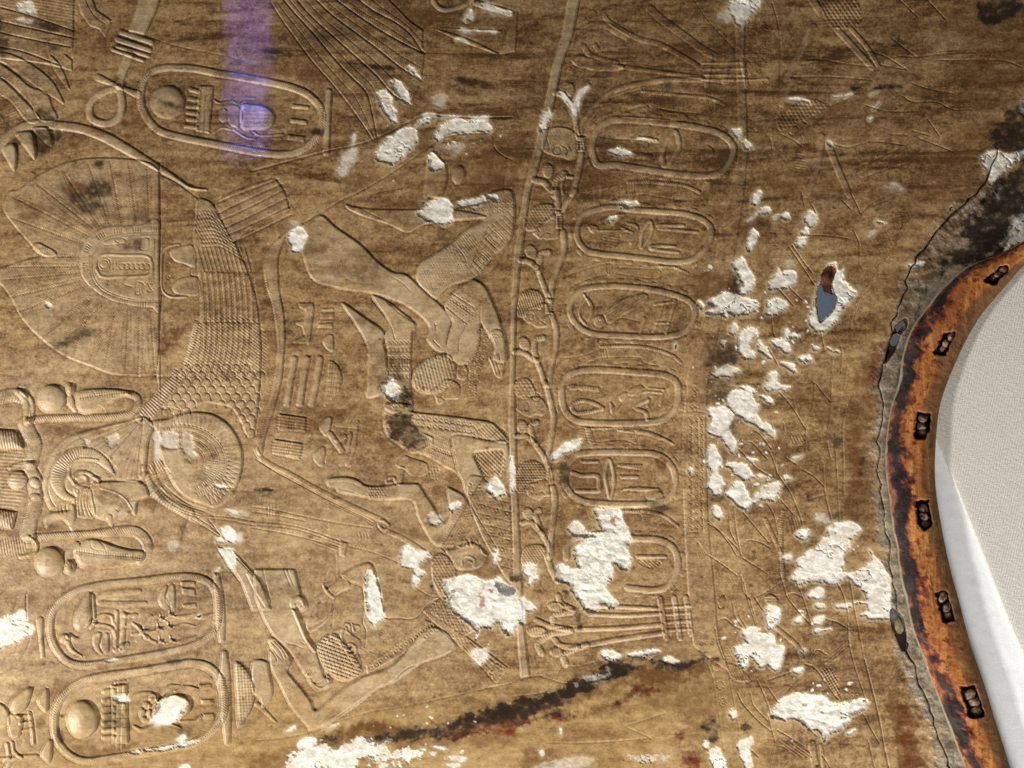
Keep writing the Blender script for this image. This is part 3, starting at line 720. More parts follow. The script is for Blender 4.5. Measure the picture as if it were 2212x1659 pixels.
for s in ('690,920 680,1010 690,1130', '715,930 705,1010 730,1140', '740,940 735,1040 770,1140', '760,960 760,1060 800,1140', '660,920 655,1010 668,1130'): groove(s, 9, .9)
use(0); groove('860,842 1220,836', 8, .8); groove('1640,1130 1600,1250 1570,1340', 22, 1.0)
part('hand_fragment'); blob('380,1180 420,1120 520,1100 600,1090 620,1040 650,1080 645,1180 600,1220 540,1170 460,1190 410,1250', 1.8, 12)
for s in ('510,1050 510,1120', '530,1040 545,1110', '570,1040 575,1100'): groove(s, 9, .9)

# plaited column of the crown at the left edge
cr = part('plaited_column')
ridge('-30,120 0,112 120,92 180,110', 110, 3.0); ridge('150,60 200,110 232,200 235,330', 60, 3.0); ridge('190,62 262,130 280,220 262,330', 40, 2.8)
def plait(s, w, slant=.8, sp=20):
    q = ridge(s, w, 3.6); ribs(q, w * .42, sp, .7, 8, slant)
plait('215,340 255,420 300,510 290,590 265,680', 120); plait('250,720 290,790 315,840', 110); plait('290,860 300,900 310,950', 110); plait('305,1010 290,1090 262,1170 240,1300', 130)
ridge('240,1320 290,1360 302,1410 262,1470 180,1495', 34, 2.6); ridge('280,1340 320,1380 310,1450 250,1490', 26, 2.4); ridge('90,725 200,690 285,690', 44, 3.0); hatch('0,70 150,70 180,180 0,190', 100, 20, 6, .6)
part('ribbed_dome', cr); blob('-40,392 130,402 170,480 200,560 -40,570', 2.6, 14, sm=False, rnd=60); hatch('-40,400 130,405 190,555 -40,560', 80, 22, 7, .9)
part('ribbed_dome', cr); blob('-40,1080 140,1105 105,1260 -40,1240', 2.4, 14, sm=False, rnd=60); hatch('-40,1090 130,1110 100,1250 -40,1230', 80, 22, 7, .9)
part('sun_disc', cr); blob(ell(152, 830, 84, 82), 2.0, 12, sm=False, rnd=60)
hatch('0,600 200,600 190,1000 0,1060', 5, 30, 7, .6); hatch('-20,1340 200,1340 230,1420 160,1480 -20,1460', 80, 22, 7, .7)
use(0)
for tops in (0, 1):
    u = part('cobra')
    if tops == 0:
        q = ridge('1110,85 1180,110 1195,170 1150,235 1060,270 900,285 600,290 350,300 240,320', 58, 3.0); ribs(q, 24, 16, .5, 7, .6)
        hood = '650,120 690,62 800,42 1000,45 1110,68 1130,100 1050,110 960,160 860,230 740,262 670,222'
        bandp = '690,120 900,90 1120,70'
        ridge('650,225 612,160 592,90 605,30', 64, 2.8, taper=(40, 66, 60, 40))
    else:
        q = ridge('300,1330 500,1310 800,1290 1050,1268 1190,1285 1268,1370 1270,1460 1205,1545', 64, 3.0, taper=(70, 64, 60, 60, 80, 96, 90, 40)); ribs(q, 26, 16, .5, 7, .6)
        hood = '640,1450 680,1372 760,1342 850,1350 1000,1402 1120,1432 1240,1450 1215,1540 1100,1565 850,1590 720,1592 665,1540'
        bandp = '660,1440 850,1470 1050,1485 1220,1500'
        ridge('660,1390 600,1450 575,1530 585,1610', 66, 2.8)
    part('hood', u); blob(hood, 2.2, 12, rnd=40); ribs(spline(pts(bandp)), 22, 16, .7, 7, off0=-22); groove(bandp, 7, .7)
    for s in (('800,60 850,110 900,60', '780,200 860,190 900,230') if tops == 0 else ('780,1350 800,1420 900,1440', '860,1360 900,1400 920,1450')): groove(s, 7, .6)
    part('head', u); blob(ell(*((600, 45, 38, 55) if tops == 0 else (598, 1585, 48, 62))), 2.2, 12, sm=False, rnd=30); rings(pts('590,85' if tops == 0 else '575,1555'), 14, .8, 8)
    part('sun_disc'); blob(ell(*((440, 128, 124, 122) if tops == 0 else (425, 1540, 126, 132))), 2.6, 14, sm=False, rnd=90)
use(0)
T(0, 2)
for s in ('1650,1160 1780,1240 1900,1320', '1700,1150 1820,1230 1900,1300', '1800,1170 1850,1230 1905,1310', '2000,1450 2100,1560 2212,1680', '1880,1430 1960,1560 2060,1700', '1800,1160 2000,1180 2212,1230', '1750,1130 2000,1150 2212,1190'): groove(s, 9, .8)
part('staff'); blob('1880,1410 2010,1440 2130,1570 2260,1720 2340,1950 2180,1960 2080,1700', 1.6, 11, sm=False); use(0)
part('staff'); T(0, 3); blob('2130,-20 2180,-60 2330,200 2300,280 2190,110', 1.4, 10, sm=False); use(0)

# ---- two great cartouches
T(0, 3)
cB = part('cartouche')
rB = '1850,110 1750,25 1600,2 1400,18 1200,42 900,72 700,115 560,185 470,275 432,390 440,520 490,640 580,735 700,768 850,760 1050,725 1300,685 1500,645 1700,585 1820,505 1870,415 1880,250'
rope(rB, 64, 3.8, 15, True, .6); ridge('1868,-10 1885,150 1900,300 1915,560', 66, 3.4, taper=(50, 86, 86, 50)); ribs(spline(pts('1890,200 1895,380')), 34, 16, .5, 7)
part('ibis_sign', cB)
blob('775,140 720,205 660,300 638,420 690,478 765,430 790,340 782,230', 2.6, 12, rnd=40); ridge('790,410 700,545 640,545 600,520', 48, 2.8, taper=(70, 50, 44, 60)); blob(ell(560, 545, 42, 45), 2.6, 12, sm=False, rnd=20); ridge('585,570 620,640 705,692', 34, 2.4, taper=(40, 34, 14))
ridge('800,170 812,380 790,450', 34, 2.2); ridge('812,380 870,338 960,345 985,420', 26, 2.0); ridge('820,420 900,425 970,455 1000,530', 26, 2.0)
part('stand_sign', cB); ridge('1008,308 1000,600', 34, 2.2); ridge('1072,330 1050,600', 46, 2.6); ridge('1080,342 1175,340', 36, 2.0); ridge('1090,430 1165,360', 28, 1.8); blob(ell(1010, 640, 34, 28), 1.8, 9, sm=False); blob('1030,600 1110,570 1110,610 1050,660', 1.8, 9)
for s in ('820,500 870,492 858,600 882,672 830,640 802,570', '932,498 885,520 862,600 895,660 938,655', '1442,78 1392,130 1370,215 1420,290 1470,270 1430,180', '1505,82 1455,110 1432,190 1470,262 1508,284'): part('crescent_sign', cB); blob(s, 2.2, 10)
part('reed_sign', cB); ridge('1200,132 930,152 862,190 872,232 1050,242 1250,238', 50, 1.8)
for s in ('1560,45 1680,45 1690,85 1570,85', '1570,100 1680,110 1690,170 1580,155', '1578,245 1692,233 1697,268 1590,275'): part('stroke_sign', cB); blob(s, 2.0, 9, sm=False)
part('flowering_sign', cB)
for s in ('1230,480 1150,408', '1220,490 1145,505', '1225,500 1185,565', '1240,470 1255,420 1310,345', '1240,480 1330,480 1370,460', '1250,510 1310,560 1340,570', '1190,430 1260,540'): ridge(s, 30, 2.0, taper=(34, 26))
for x, y in ((1390, 370), (1470, 335), (1370, 455), (1460, 440), (1385, 565), (1480, 560)):
    for a in (0, 120, 240): ridge('%d,%d %.0f,%.0f' % (x, y, x + 45 * math.cos(math.radians(a + 20)), y + 45 * math.sin(math.radians(a + 20))), 24, 1.8, taper=(30, 10))
for s in ('1510,350 1600,352 1685,322', '1505,440 1600,425 1690,430', '1500,570 1600,560 1695,515', '1700,360 1760,355 1835,325'): ridge(s, 36, 1.8, taper=(20, 46, 8))
cC = part('cartouche')
rC = '1890,870 1800,780 1650,750 1450,778 1200,822 900,862 700,912 570,1000 500,1100 468,1240 480,1380 540,1490 640,1570 760,1600 900,1582 1200,1535 1500,1485 1700,1430 1850,1320 1922,1200 1932,1050 1910,930'
rope(rC, 66, 4.0, 15, True, .6); ridge('1938,665 1945,1000 1965,1440', 76, 3.6, taper=(50, 96, 96, 50)); ribs(spline(pts('1950,870 1952,1130')), 38, 16, .5, 7)
groove('580,1050 700,960 1000,900 1500,810 1700,800 1830,870 1880,1000', 8, .6); groove('1840,900 1870,1050 1850,1250 1700,1390 1100,1480', 7, .5)
part('sun_disc', cC); blob(ell(705, 1242, 130, 166, -4), 2.8, 14, sm=False, rnd=110)
part('gaming_board', cC); blob('960,945 1090,935 1105,1440 972,1450', 2.8, 11, sm=False); hatch('965,950 1088,945 1100,1435 975,1440', 92, 45, 7, .7); hatch('965,950 1088,945 1100,1435 975,1440', 2, 75, 7, .6)
for y in (1000, 1078, 1150, 1212, 1278, 1338, 1400): ridge('902,%d 975,%d' % (y, y - 8), 44, 2.6)
ridge('1000,925 1080,908', 24, 1.8)
part('scarab', cC)
blob(ell(1480, 1150, 172, 118, -22), 2.6, 12, sm=False, rnd=110); blob(ell(1330, 1150, 48, 100, 10), 2.0, 10, sm=False); 
for e in ((1230, 1190, 26, 50), (1270, 1120, 30, 34), (1285, 1190, 28, 40), (1250, 1240, 30, 26), (1325, 1060, 34, 44)): blob(ell(*e), 1.8, 9, sm=False, rnd=14)
for s, w in (('1135,1068 1195,1020 1330,1022 1355,1085', 38), ('1160,1300 1230,1332 1335,1285', 38), ('1405,1030 1460,965 1545,945', 44), ('1520,1000 1600,960 1715,975', 34), ('1560,1258 1680,1255 1742,1205', 36), ('1435,1265 1560,1312', 36)): ridge(s, w, 2.6, taper=(26, w, w, 14))
for s in ('1720,940 1820,928 1826,970 1726,978', '1740,1068 1840,1064 1842,1105 1746,1112', '1755,1190 1845,1184 1850,1230 1760,1238'): part('stroke_sign', cC); blob(s, 2.4, 9, sm=False)
part('basket_sign'); bk = '2028,755 2110,790 2168,880 2192,1000 2170,1130 2120,1225 2055,1305 2040,1050'; blob(bk, 2.8, 12, rnd=30); hatch(bk, 86, 26, 6, .6); hatch(bk, -3, 26, 6, .6)
be = part('bee_sign')
blob('268,965 180,1000 110,1060 80,1150 130,1192 190,1172 235,1110', 2.6, 12, rnd=40); blob('80,1200 140,1190 190,1230 180,1340 150,1400 90,1390 70,1300', 2.4, 12); ridge('255,1185 275,1300 290,1452', 32, 2.2)
for s in ('160,1215 250,1205', '175,1275 260,1262', '195,1340 268,1318'): ridge(s, 26, 1.8)
blob('-40,1100 60,1150 75,1290 -40,1300', 1.6, 12); ridge('60,1659 95,1600 180,1568 312,1560', 44, 2.4); ridge('105,1440 122,1520 185,1572', 30, 2.2); ridge('60,1450 75,1560 40,1600', 30, 2.0); ridge('-20,1580 80,1575', 30, 2.0)
for s in ('405,975 340,1045 325,1090 350,1140 405,1168', '438,1418 372,1488 358,1560 430,1612'): part('loaf_sign'); blob(s, 2.6, 11)
part('tall_sign'); ridge('345,380 352,500 370,700', 34, 2.2, taper=(60, 36, 34)); use(0)
groove('225,170 232,390', 14, 1.2); groove('262,545 200,680 100,790 -20,860', 12, 1.1); groove('150,190 110,340', 10, .7); groove('150,620 120,690', 8, .6)
use(0)
for s in ('-20,1480 200,1462 480,1400 620,1370', ): pass
# ================================================================== column of bound captives on plant stems, with their ring names
def crenels(ring, off=15, sp=34, w=15, dp=9, a0=0.0, a1=1.0):
    c, t = along(ring, sp); m = len(c); c = c[int(a0 * m):int(a1 * m)]; t = t[int(a0 * m):int(a1 * m)]
    n = np.stack([t[:, 1], -t[:, 0]], 1)
    ctr = ring.mean(0)
    s = np.sign(((c - ctr) * n).sum(1))[:, None]; n = n * s
    segs = []
    for k in range(len(c)):
        a = c[k] + n[k] * 8 - t[k] * w / 2; b = a + n[k] * dp; d = b + t[k] * w; e = a + t[k] * w
        segs += [[*a, *b], [*b, *d], [*d, *e]]
    A = c + n * (8 + dp * .5)
    win, D = seg_dist(A - t * (w * .5 - 3), A + t * (w * .5 - 3), dp * .5 + 3)
    H[win] += .9 * smooth((dp * .5 + 1 - D) / 2)
    grooves(segs, 7, .6)
T(2, 0)
def petals(items):
    for s, w in items:
        q = ridge(s, w, 3.0); ribs(q, w * .4, 22, .5, 7)
def bud(cx, cy, rx, ry, rot=0, ang=0):
    e = ell(cx, cy, rx, ry, rot); blob(e, 1.7, 9, sm=False, rnd=8); hatch(e, ang, 18, 6, .5)
def stem(s, w=44, h=2.9): ridge(s, w, h)
def knot(cx, cy, w, hgt, ang=80):
    p = '%d,%d %d,%d %d,%d %d,%d' % (cx - w / 2, cy - hgt / 2, cx + w / 2, cy - hgt / 2, cx + w / 2, cy + hgt / 2, cx - w / 2, cy + hgt / 2)
    blob(p, 1.6, 9, sm=False); hatch(p, ang, 18, 7, .8)
# top band of stalks
part('flower_stalks')
for s, w in (('590,270 640,235 720,215 830,225 930,290 985,312', 58), ('880,60 800,100 830,180 960,265 1100,335 1300,392 1600,562', 44), ('1190,70 1300,170 1480,300 1640,420 1750,482', 66), ('620,400 660,460 720,500 900,545', 50), ('720,390 740,430', 40), ('930,575 1200,610 1640,670', 34)): ridge(s, w, 1.5)
rings(pts('690,130'), 52, .7, 8)
blob('515,512 600,482 800,545 950,562 950,600 760,612 640,590 560,570', 1.5, 10)
for s, w in (('1720,490 1680,735', 46), ('1900,435 1830,705', 40), ('1985,520 2030,750', 36)): ridge(s, w, 1.6)
for s in ('1640,545 2010,540', '1650,600 2010,590', '1660,645 2010,650', '1640,690 2030,690 2212,680'): ridge(s, 18, 1.2)
use(0); groove('1560,-20 1700,180 1900,400', 10, .6); groove('1640,700 1800,720', 9, .8)
pl = part('lily_plant')
ridge('372,800 440,815 490,880 535,930', 50, 2.0); blob(ell(505, 775, 36, 58), 1.8, 9, sm=False); ridge('660,740 595,800 560,890', 50, 2.0); stem('540,900 555,1090 575,1190', 44)
stem('590,1150 600,1080 680,950 830,812 1000,745 1300,690 1650,688', 42, 1.9); knot(600, 1245, 70, 130, 0); stem('600,1310 575,1480 520,1670', 54)
knot(610, 1240, 40, 110)
T(2, 0); bud(312, 1475, 46, 62); petals((('195,1555 270,1572 335,1640', 54), ('370,1690 378,1570 450,1500', 58), ('520,1530 455,1530 430,1600 440,1670', 30)))
hd = part('captive_head'); blob('270,1170 330,1105 450,1100 550,1150 572,1250 560,1320 500,1378 440,1360 350,1340 262,1290', 1.8, 10); rings(pts('390,1300'), 34, .9, 9); groove('300,1200 320,1270 300,1320', 8, .8); groove('440,1260 480,1290 470,1340', 9, .9); groove('520,1200 490,1250 520,1300', 8, .7)
dots('290,1170 340,1115 450,1110 520,1140 400,1180 320,1220', 30, 6, .5)
T(2, 1)
part('lily_plant'); stem('385,-10 400,180', 50); stem('540,-10 440,150', 48); knot(410, 240, 56, 150, 0); stem('440,340 450,500 385,680 345,800 340,890', 50)
bud(165, 515, 48, 62, -25); petals((('75,590 150,602 225,665', 48), ('315,520 252,532 240,600 232,680', 54))); stem('230,690 270,800 330,940', 44); knot(320, 985, 60, 130, 0)
stem('345,1060 380,1180 378,1350 340,1500 320,1670', 44); bud(108, 1310, 44, 60, -20); petals((('25,1380 100,1388 195,1455', 46), ('268,1258 200,1282 192,1380 222,1450', 50))); stem('210,1450 250,1550 290,1670', 42)
hd = part('captive_head'); blob('220,330 250,280 380,190 400,270 402,380 380,400 300,412 270,400 240,408 180,350', 1.7, 10); groove('210,300 235,330 230,365', 11, 1.1); groove('250,380 300,350 340,360', 8, .8); groove('300,230 360,240', 7, .6)
hp = '105,320 115,220 150,165 230,110 350,110 382,180 320,250 250,272 225,330 165,335'; part('hair', hd); blob(hp, 1.3, 10, rnd=10); dots(hp, 30, 8, 1.0, row=24)
hd = part('captive_head'); blob('140,1010 200,990 290,960 330,1060 330,1110 300,1162 215,1170 190,1150 130,1125 95,1075', 1.7, 10); groove('150,1060 180,1050 185,1110 150,1100 150,1060', 8, .9); groove('220,1130 250,1110 290,1140', 8, .9); groove('215,1080 240,1090 230,1130', 8, .6)
hp = '48,950 80,880 150,842 230,858 272,930 250,1008 150,1010 120,1082 45,1060'; part('hair', hd); blob(hp, 1.3, 10, rnd=10); dashes(hp, 26, 20, 16, 70, 1.0, 9)
T(2, 2)
part('lily_plant'); stem('290,-10 340,180 362,300 340,450 312,600 308,700', 46); bud(92, 370, 46, 58, -15); petals((('40,450 120,452 205,515', 44), ('215,330 162,352 172,430 205,510', 46))); stem('200,520 270,620 315,720', 44); knot(330, 800, 56, 130, 80)
stem('352,890 370,1000 352,1200 330,1400 335,1480', 50); bud(140, 1120, 44, 54, -20); petals((('82,1200 160,1192 245,1275', 44), ('235,1088 202,1120 232,1220 262,1290', 46))); stem('250,1280 310,1390 325,1500', 42); stem('300,1480 340,1600 390,1700', 50)
hd = part('captive_head'); blob('40,200 80,125 170,112 250,120 300,190 302,240 255,272 200,265 150,285 50,232', 1.7, 10); rings(pts('208,112'), 34, 1.0, 9); groove('110,180 130,150 150,210 120,230 110,180', 8, .9); groove('200,240 230,220 270,230', 8, .8)
hp = '20,0 60,-40 140,-45 180,10 202,80 150,112 80,122 28,80'; part('hair', hd); blob(hp, 1.3, 10, rnd=10); rings(scatter(pts(hp), 38, 30), 15, .8, 7)
hd = part('captive_head'); blob('130,870 200,850 290,830 322,900 325,965 280,970 230,1005 200,990 140,960', 1.7, 10); groove('160,880 185,890 190,940 160,930 160,880', 8, .9); groove('215,950 260,930 290,960', 8, .9)
hp = '38,760 80,692 170,658 250,690 282,760 262,830 150,852 122,925 48,935 28,850'; part('hair', hd); blob(hp, 1.3, 10, rnd=10); bricks(hp, 26, 20, 0, .9)
hd = part('captive_head'); hp = '78,1480 130,1400 250,1390 292,1440 240,1530 180,1572 90,1560'; blob(hp, 1.3, 10, rnd=10); dots(hp, 26, 7, 1.0, row=20)
# ---- ring names
def ringname(g, w, bar=None):
    i = part('ring_name'); p = ridge(gp(g) if isinstance(g, str) else g, w, 2.4, True); crenels(p); return i
T(2, 0)
def tg(s): return pts(s)
cD = ringname(tg('750,1425 700,1340 690,1250 730,1130 800,1065 920,1032 1200,1048 1500,1082 1750,1135 1860,1195 1915,1280 1880,1400 1800,1490 1650,1518 1400,1500 1100,1455 900,1425'), 58)
part('mouth_sign', cD); ridge('1400,1135 1310,1280 1320,1435 1430,1295 1440,1210', 40, 2.2, True)
part('loaf_sign', cD); blob('1690,1258 1640,1330 1642,1385 1722,1350 1740,1300', 1.3, 9)
part('bird_sign', cD); ridge('1180,1095 1120,1160 1040,1205', 40, 1.8); ridge('1100,1190 1180,1200 1250,1215', 34, 1.8); groove('760,1180 900,1200 1100,1215 1190,1240 1180,1310', 9, .8); ridge('1050,1340 1190,1355', 50, 1.6); groove('1460,1330 1560,1270', 8, .6)
use(0)
ak = part('bound_captive')
rope('1130,790 1300,805 1500,825 1700,845 1830,900', 26, 1.6, 16); groove('1190,830 1180,920 1250,935 1500,970 1720,980 1745,880', 9, .8); groove('760,890 880,840 1090,775 1300,720', 9, .8); groove('700,935 850,900 980,850', 9, .7); groove('980,950 1180,905', 8, .7)
blob('930,1000 1180,920 1330,960 1500,990 1480,1040 1200,1030', 1.0, 10)
part('bound_captive'); rope('1000,1575 1150,1568 1300,1580 1480,1600 1620,1659', 28, 1.8, 16); hatch('990,1580 1070,1580 1060,1659 980,1659', 90, 22, 7, .8); groove('650,1640 800,1610 990,1580', 9, .7)
T(2, 1)
groove('1020,60 1100,20 1180,25 1400,65 1510,70 1530,10', 9, .8); groove('700,100 850,70 1000,20', 8, .7)
cE = ringname(tg('680,165 850,130 1050,152 1300,170 1500,190 1650,240 1722,320 1712,420 1640,520 1540,588 1380,602 1200,580 950,552 750,530 640,500 572,410 562,310 600,220'), 50)
part('mouth_sign', cE); ridge('1190,250 1130,340 1112,440 1122,482 1190,390 1212,310', 28, 2.2, True)
part('reed_sign', cE); ridge('1265,288 1480,290', 32, 2.0); ridge('1265,312 1600,345', 28, 1.8); part('reed_sign', cE); ridge('1205,480 1290,465 1410,470', 32, 2.0, taper=(50, 30, 20)); ridge('1210,495 1440,522', 26, 1.8)
part('owl_sign', cE); blob('655,300 700,285 745,310 700,355', 1.8, 9); rings(pts('675,310'), 14, .8, 7); ridge('740,332 1000,335', 14, 1.3); ridge('760,262 850,212 975,192', 16, 1.5); groove('760,450 800,390 920,370 930,420 890,470', 9, .8); hatch('790,390 920,375 925,440 860,480 790,450', 10, 24, 6, .6); ridge('1000,270 1085,305 1025,440', 26, 1.8); ridge('950,310 1040,350', 22, 1.5)
part('bound_captive'); groove('440,735 600,680 760,628 850,615', 9, .9); groove('540,800 700,740 820,710', 9, .9); hatch('820,620 880,625 870,700 815,690', 90, 18, 7, .9); groove('880,650 1100,660 1275,672 1285,730 1180,745 900,700', 9, .8); rope('1280,640 1400,650 1520,700', 22, 1.5, 16); groove('1060,740 1200,780 1300,720', 8, .6)
cF_ = ringname(tg('600,845 720,820 900,810 1150,832 1350,872 1520,935 1580,1020 1545,1150 1440,1225 1250,1252 1000,1242 750,1230 620,1190 532,1110 500,1010 530,920'), 50)
part('bow_sign', cF_); ridge('620,880 690,1000 650,1150', 26, 2.0, taper=(20, 36, 16)); ridge('640,920 585,1000 590,1080 642,1150', 22, 1.8)
part('falcon_sign', cF_); blob(ell(755, 1115, 48, 50), 1.6, 9, sm=False); rings(pts('765,1100'), 20, .8, 7); fb_ = '800,1060 880,965 1000,910 1150,878 1172,930 1080,1000 950,1065 850,1135'; blob(fb_, 1.7, 9); hatch(fb_, -32, 20, 6, .7); groove('850,1140 950,1090 1110,1122', 9, .9)
part('table_sign', cF_); ridge('1310,960 1222,1205', 28, 2.0); ridge('1410,935 1330,1215', 30, 2.0); ridge('1145,1090 1110,1215', 26, 1.8); ridge('1230,970 1390,950', 22, 1.5); ridge('1240,1130 1350,1130', 20, 1.4)
part('bound_captive'); groove('375,1490 450,1440 620,1410 780,1352', 9, .9); rope('770,1335 1000,1330 1200,1350 1380,1410 1460,1475', 26, 1.8, 16); hatch('760,1360 820,1350 830,1440 770,1440', 80, 18, 7, .8); groove('560,1530 700,1460 800,1430 1100,1430 1130,1470 1235,1500', 9, .9); groove('1225,1380 1210,1440', 9, .7); groove('800,1450 1100,1445', 8, .5)
T(2, 2)
cG = ringname(tg('430,30 470,-60 560,-110 680,-125 850,-120 1050,-105 1250,-90 1370,-60 1430,0 1440,70 1430,150 1388,240 1300,308 1150,332 900,340 700,335 570,318 490,268 442,180'), 56)
part('water_sign', cG); ridge('505,25 740,42', 44, 1.8); hatch('510,5 740,20 735,60 510,45', 88, 16, 6, .6)
part('tether_sign', cG); q = ridge('790,210 710,165 610,142 532,170 520,215 560,250 650,242 790,210', 34, 2.0); ribs(q, 15, 18, .5, 7); 
for x in (805, 825, 845): groove('%d,150 %d,265' % (x, x - 5), 8, .7)
blob('845,155 885,205 860,255', 1.6, 8); 
part('bird_sign', cG); blob('930,100 980,70 1010,90 980,125 940,150', 1.6, 8); blob('1000,60 1100,10 1140,40 1080,90 1020,100', 1.5, 8); hatch('1010,60 1100,10 1140,40 1080,90', -30, 16, 6, .6); ridge('1080,95 1160,65 1290,75', 20, 1.4)
part('leg_sign', cG); ridge('1180,135 1060,200 1155,245 1170,305', 32, 2.0); ridge('1180,140 1170,190', 24, 1.6); ridge('1310,50 1280,180', 24, 1.6); ridge('1180,35 1310,50', 18, 1.3)
part('bound_captive'); hatch('590,370 680,370 700,500 640,500', 8, 18, 7, .8); ridge('660,400 690,500', 50, 1.6); groove('700,400 900,395 1060,412 1085,480 1075,520 950,482 730,502', 9, .9); rope('700,385 860,378', 18, 1.5, 14); ridge('910,400 1150,420 1300,470 1390,515', 34, 2.0, taper=(10, 36, 36, 20)); groove('1060,420 1080,510', 8, .7); groove('400,560 620,470', 8, .5)
cH = ringname(tg('520,640 600,600 800,588 1100,592 1250,608 1350,670 1405,770 1408,880 1370,965 1280,1020 1100,1040 800,1032 620,1010 520,955 462,860 470,740'), 54)
part('mouth_sign', cH); ridge('835,650 805,780 830,930 850,985 880,860 870,730', 28, 2.6, True)
part('stroke_sign', cH); ridge('605,670 740,670', 26, 1.8, flat=True)
part('comb_sign', cH); b_ = '912,690 1125,695 1110,740 912,712'; blob(b_, 1.6, 8, sm=False); hatch('912,700 1125,705 1110,745 912,722', 88, 18, 7, .8)
part('arm_sign', cH); ridge('525,765 600,790 720,788 750,810 752,900 740,925 560,925', 36, 2.2); part('stroke_sign', cH); ridge('950,802 1080,802', 32, 1.8, flat=True); part('horn_sign', cH); ridge('945,920 1010,905 1265,912', 36, 2.0, taper=(14, 40, 24)); part('loaf_sign', cH); blob('1180,932 1290,932 1300,1000 1170,992', 1.2, 8)
use(0)
cI = part('ring_name'); q = ridge('470,1500 475,1400 530,1335 640,1310 | '.replace('| ', '') + '800,1300 1050,1332 1250,1342 1370,1392 1425,1480 1430,1600 1390,1690 1320,1760 1200,1780 1000,1760', 56, 2.4); crenels(q, a0=.45)
part('mouth_sign', cI); ridge('1085,1490 1325,1492', 30, 2.0); ob = '1088,1512 1130,1570 1220,1592 1285,1535'; sink(ob, 1.2, 9); hatch(ob, 40, 22, 7, .8)
part('bound_captive'); rope('950,1100 1150,1102 1300,1132 1430,1225', 26, 1.8, 16); groove('1000,1120 1110,1130 1120,1180', 9, .8); groove('640,1090 660,1160 700,1180', 9, .7)
# pattern of small rings and lotus on the right border strip
b2 = lambda x, y: (1106 + x / 4, 829.5 + y / 4)
for y in range(-30, 1300, 34): rings(np.array([b2(1488, y)]), 9, .7, 6)
for y in range(290, 1250, 66):
    x0 = 1545
    rings(np.array([b2(x0, y), b2(x0 + 55, y + 20), b2(x0 + 100, y), b2(x0 + 14, y + 33)]), 12, .8, 7)
    grooves([[*b2(x0 + 10, y + 10), *b2(x0 + 12, y + 50)], [*b2(x0 + 62, y + 30), *b2(x0 + 64, y + 66)], [*b2(x0 + 100, y + 12), *b2(x0 + 104, y + 52)]], 7, .8)
for x, y in ((1580, 40), (1580, 100), (1560, 190), (1610, 190), (1580, 215), (1600, 60)): rings(np.array([b2(x, y)]), 17, .9, 8)
for s in ('1520,240 1660,240', '1530,1280 1660,1280', '1530,1320 1660,1320', '1600,290 1650,1250', '1500,-20 1520,300 1500,800'): groove(s, 8, .6)
for k in range(8): groove('%d,1370 %d,1480' % (1600 + k * 2, 1530 + k * 22), 6, .6)
for r_ in range(16):
    y = 10 + r_ * 30
    rings(np.array([[1602 + (k * 7) % 44, y + (k * 5) % 9] for k in range(5)]), 10, .55, 6)
rings(np.array([[1630 + RNG.random() * 28, 40 + RNG.random() * 150] for _ in range(60)]), 10, .6, 6)
T(2, 3)
part('lily_bundle')
for s, w in (('700,258 950,266 1255,282', 34), ('660,330 1000,340 1285,325', 34), ('560,462 900,450 1285,420', 38), ('620,602 900,550 1305,490', 42)): ridge(s, w, 2.2)
for y in (270, 330, 400, 470): ridge('1330,%d 1540,%d' % (y, y - 12), 26, 1.4)
for s, w in (('1280,195 1332,535', 48), ('1400,185 1452,535', 44), ('1505,185 1545,500', 44)): ridge(s, w, 2.4, flat=True)
bud(380, 265, 70, 40, 8, 80); petals((('400,168 430,240 535,292', 46), ('355,395 370,335 525,308', 52))); bud(215, 480, 85, 46, 0, 80); petals((('215,385 330,432 485,462', 48), ('255,665 228,580 330,505 505,470', 56))); bud(382, 655, 55, 42, 0, 80); petals((('370,548 430,602 560,612', 50), ('465,765 450,680 560,622 645,600', 54)))
ribs(spline(pts('480,462 620,458')), 18, 16, .5, 7); ribs(spline(pts('600,610 700,595')), 18, 16, .5, 7)
use(0)
groove('0,1045 300,990 420,800 560,780 740,738', 10, .7); groove('240,860 420,920 520,930', 9, .7); groove('90,880 240,862', 8, .6)
groove('300,1440 700,1440 1200,1400', 9, .6); groove('980,1300 1200,1400', 7, .5); groove('1330,1180 1100,1260 980,1290', 7, .5)
pits(np.vstack([ell(1800, 940, 31, 36, n=10), ell(1825, 1090, 31, 36, n=10), ell(1765, 790, 32, 34, n=11)]), 7, 1.1); rings(pts('1830,1090'), 14, .7, 7)
lf = '1858,765 1930,770 2030,850 2055,905 1960,912 1885,862'; part('dotted_leaf'); blob(lf, 1.0, 8); dots(lf, 22, 5, .9)
dots('1830,620 1900,600 1930,700 1850,740', 24, 5, .7); dots('1780,0 1980,-20 1960,60 1870,100 1790,40', 24, 5, .6); use(0)
rings(pts('1630,500 1640,580 1680,575 1730,575 1590,480'), 12, .7, 6); groove('1870,800 1900,1000 1960,1320 1950,1500', 10, .8); groove('1690,760 1740,900 1790,1200 1830,1500', 9, .6)

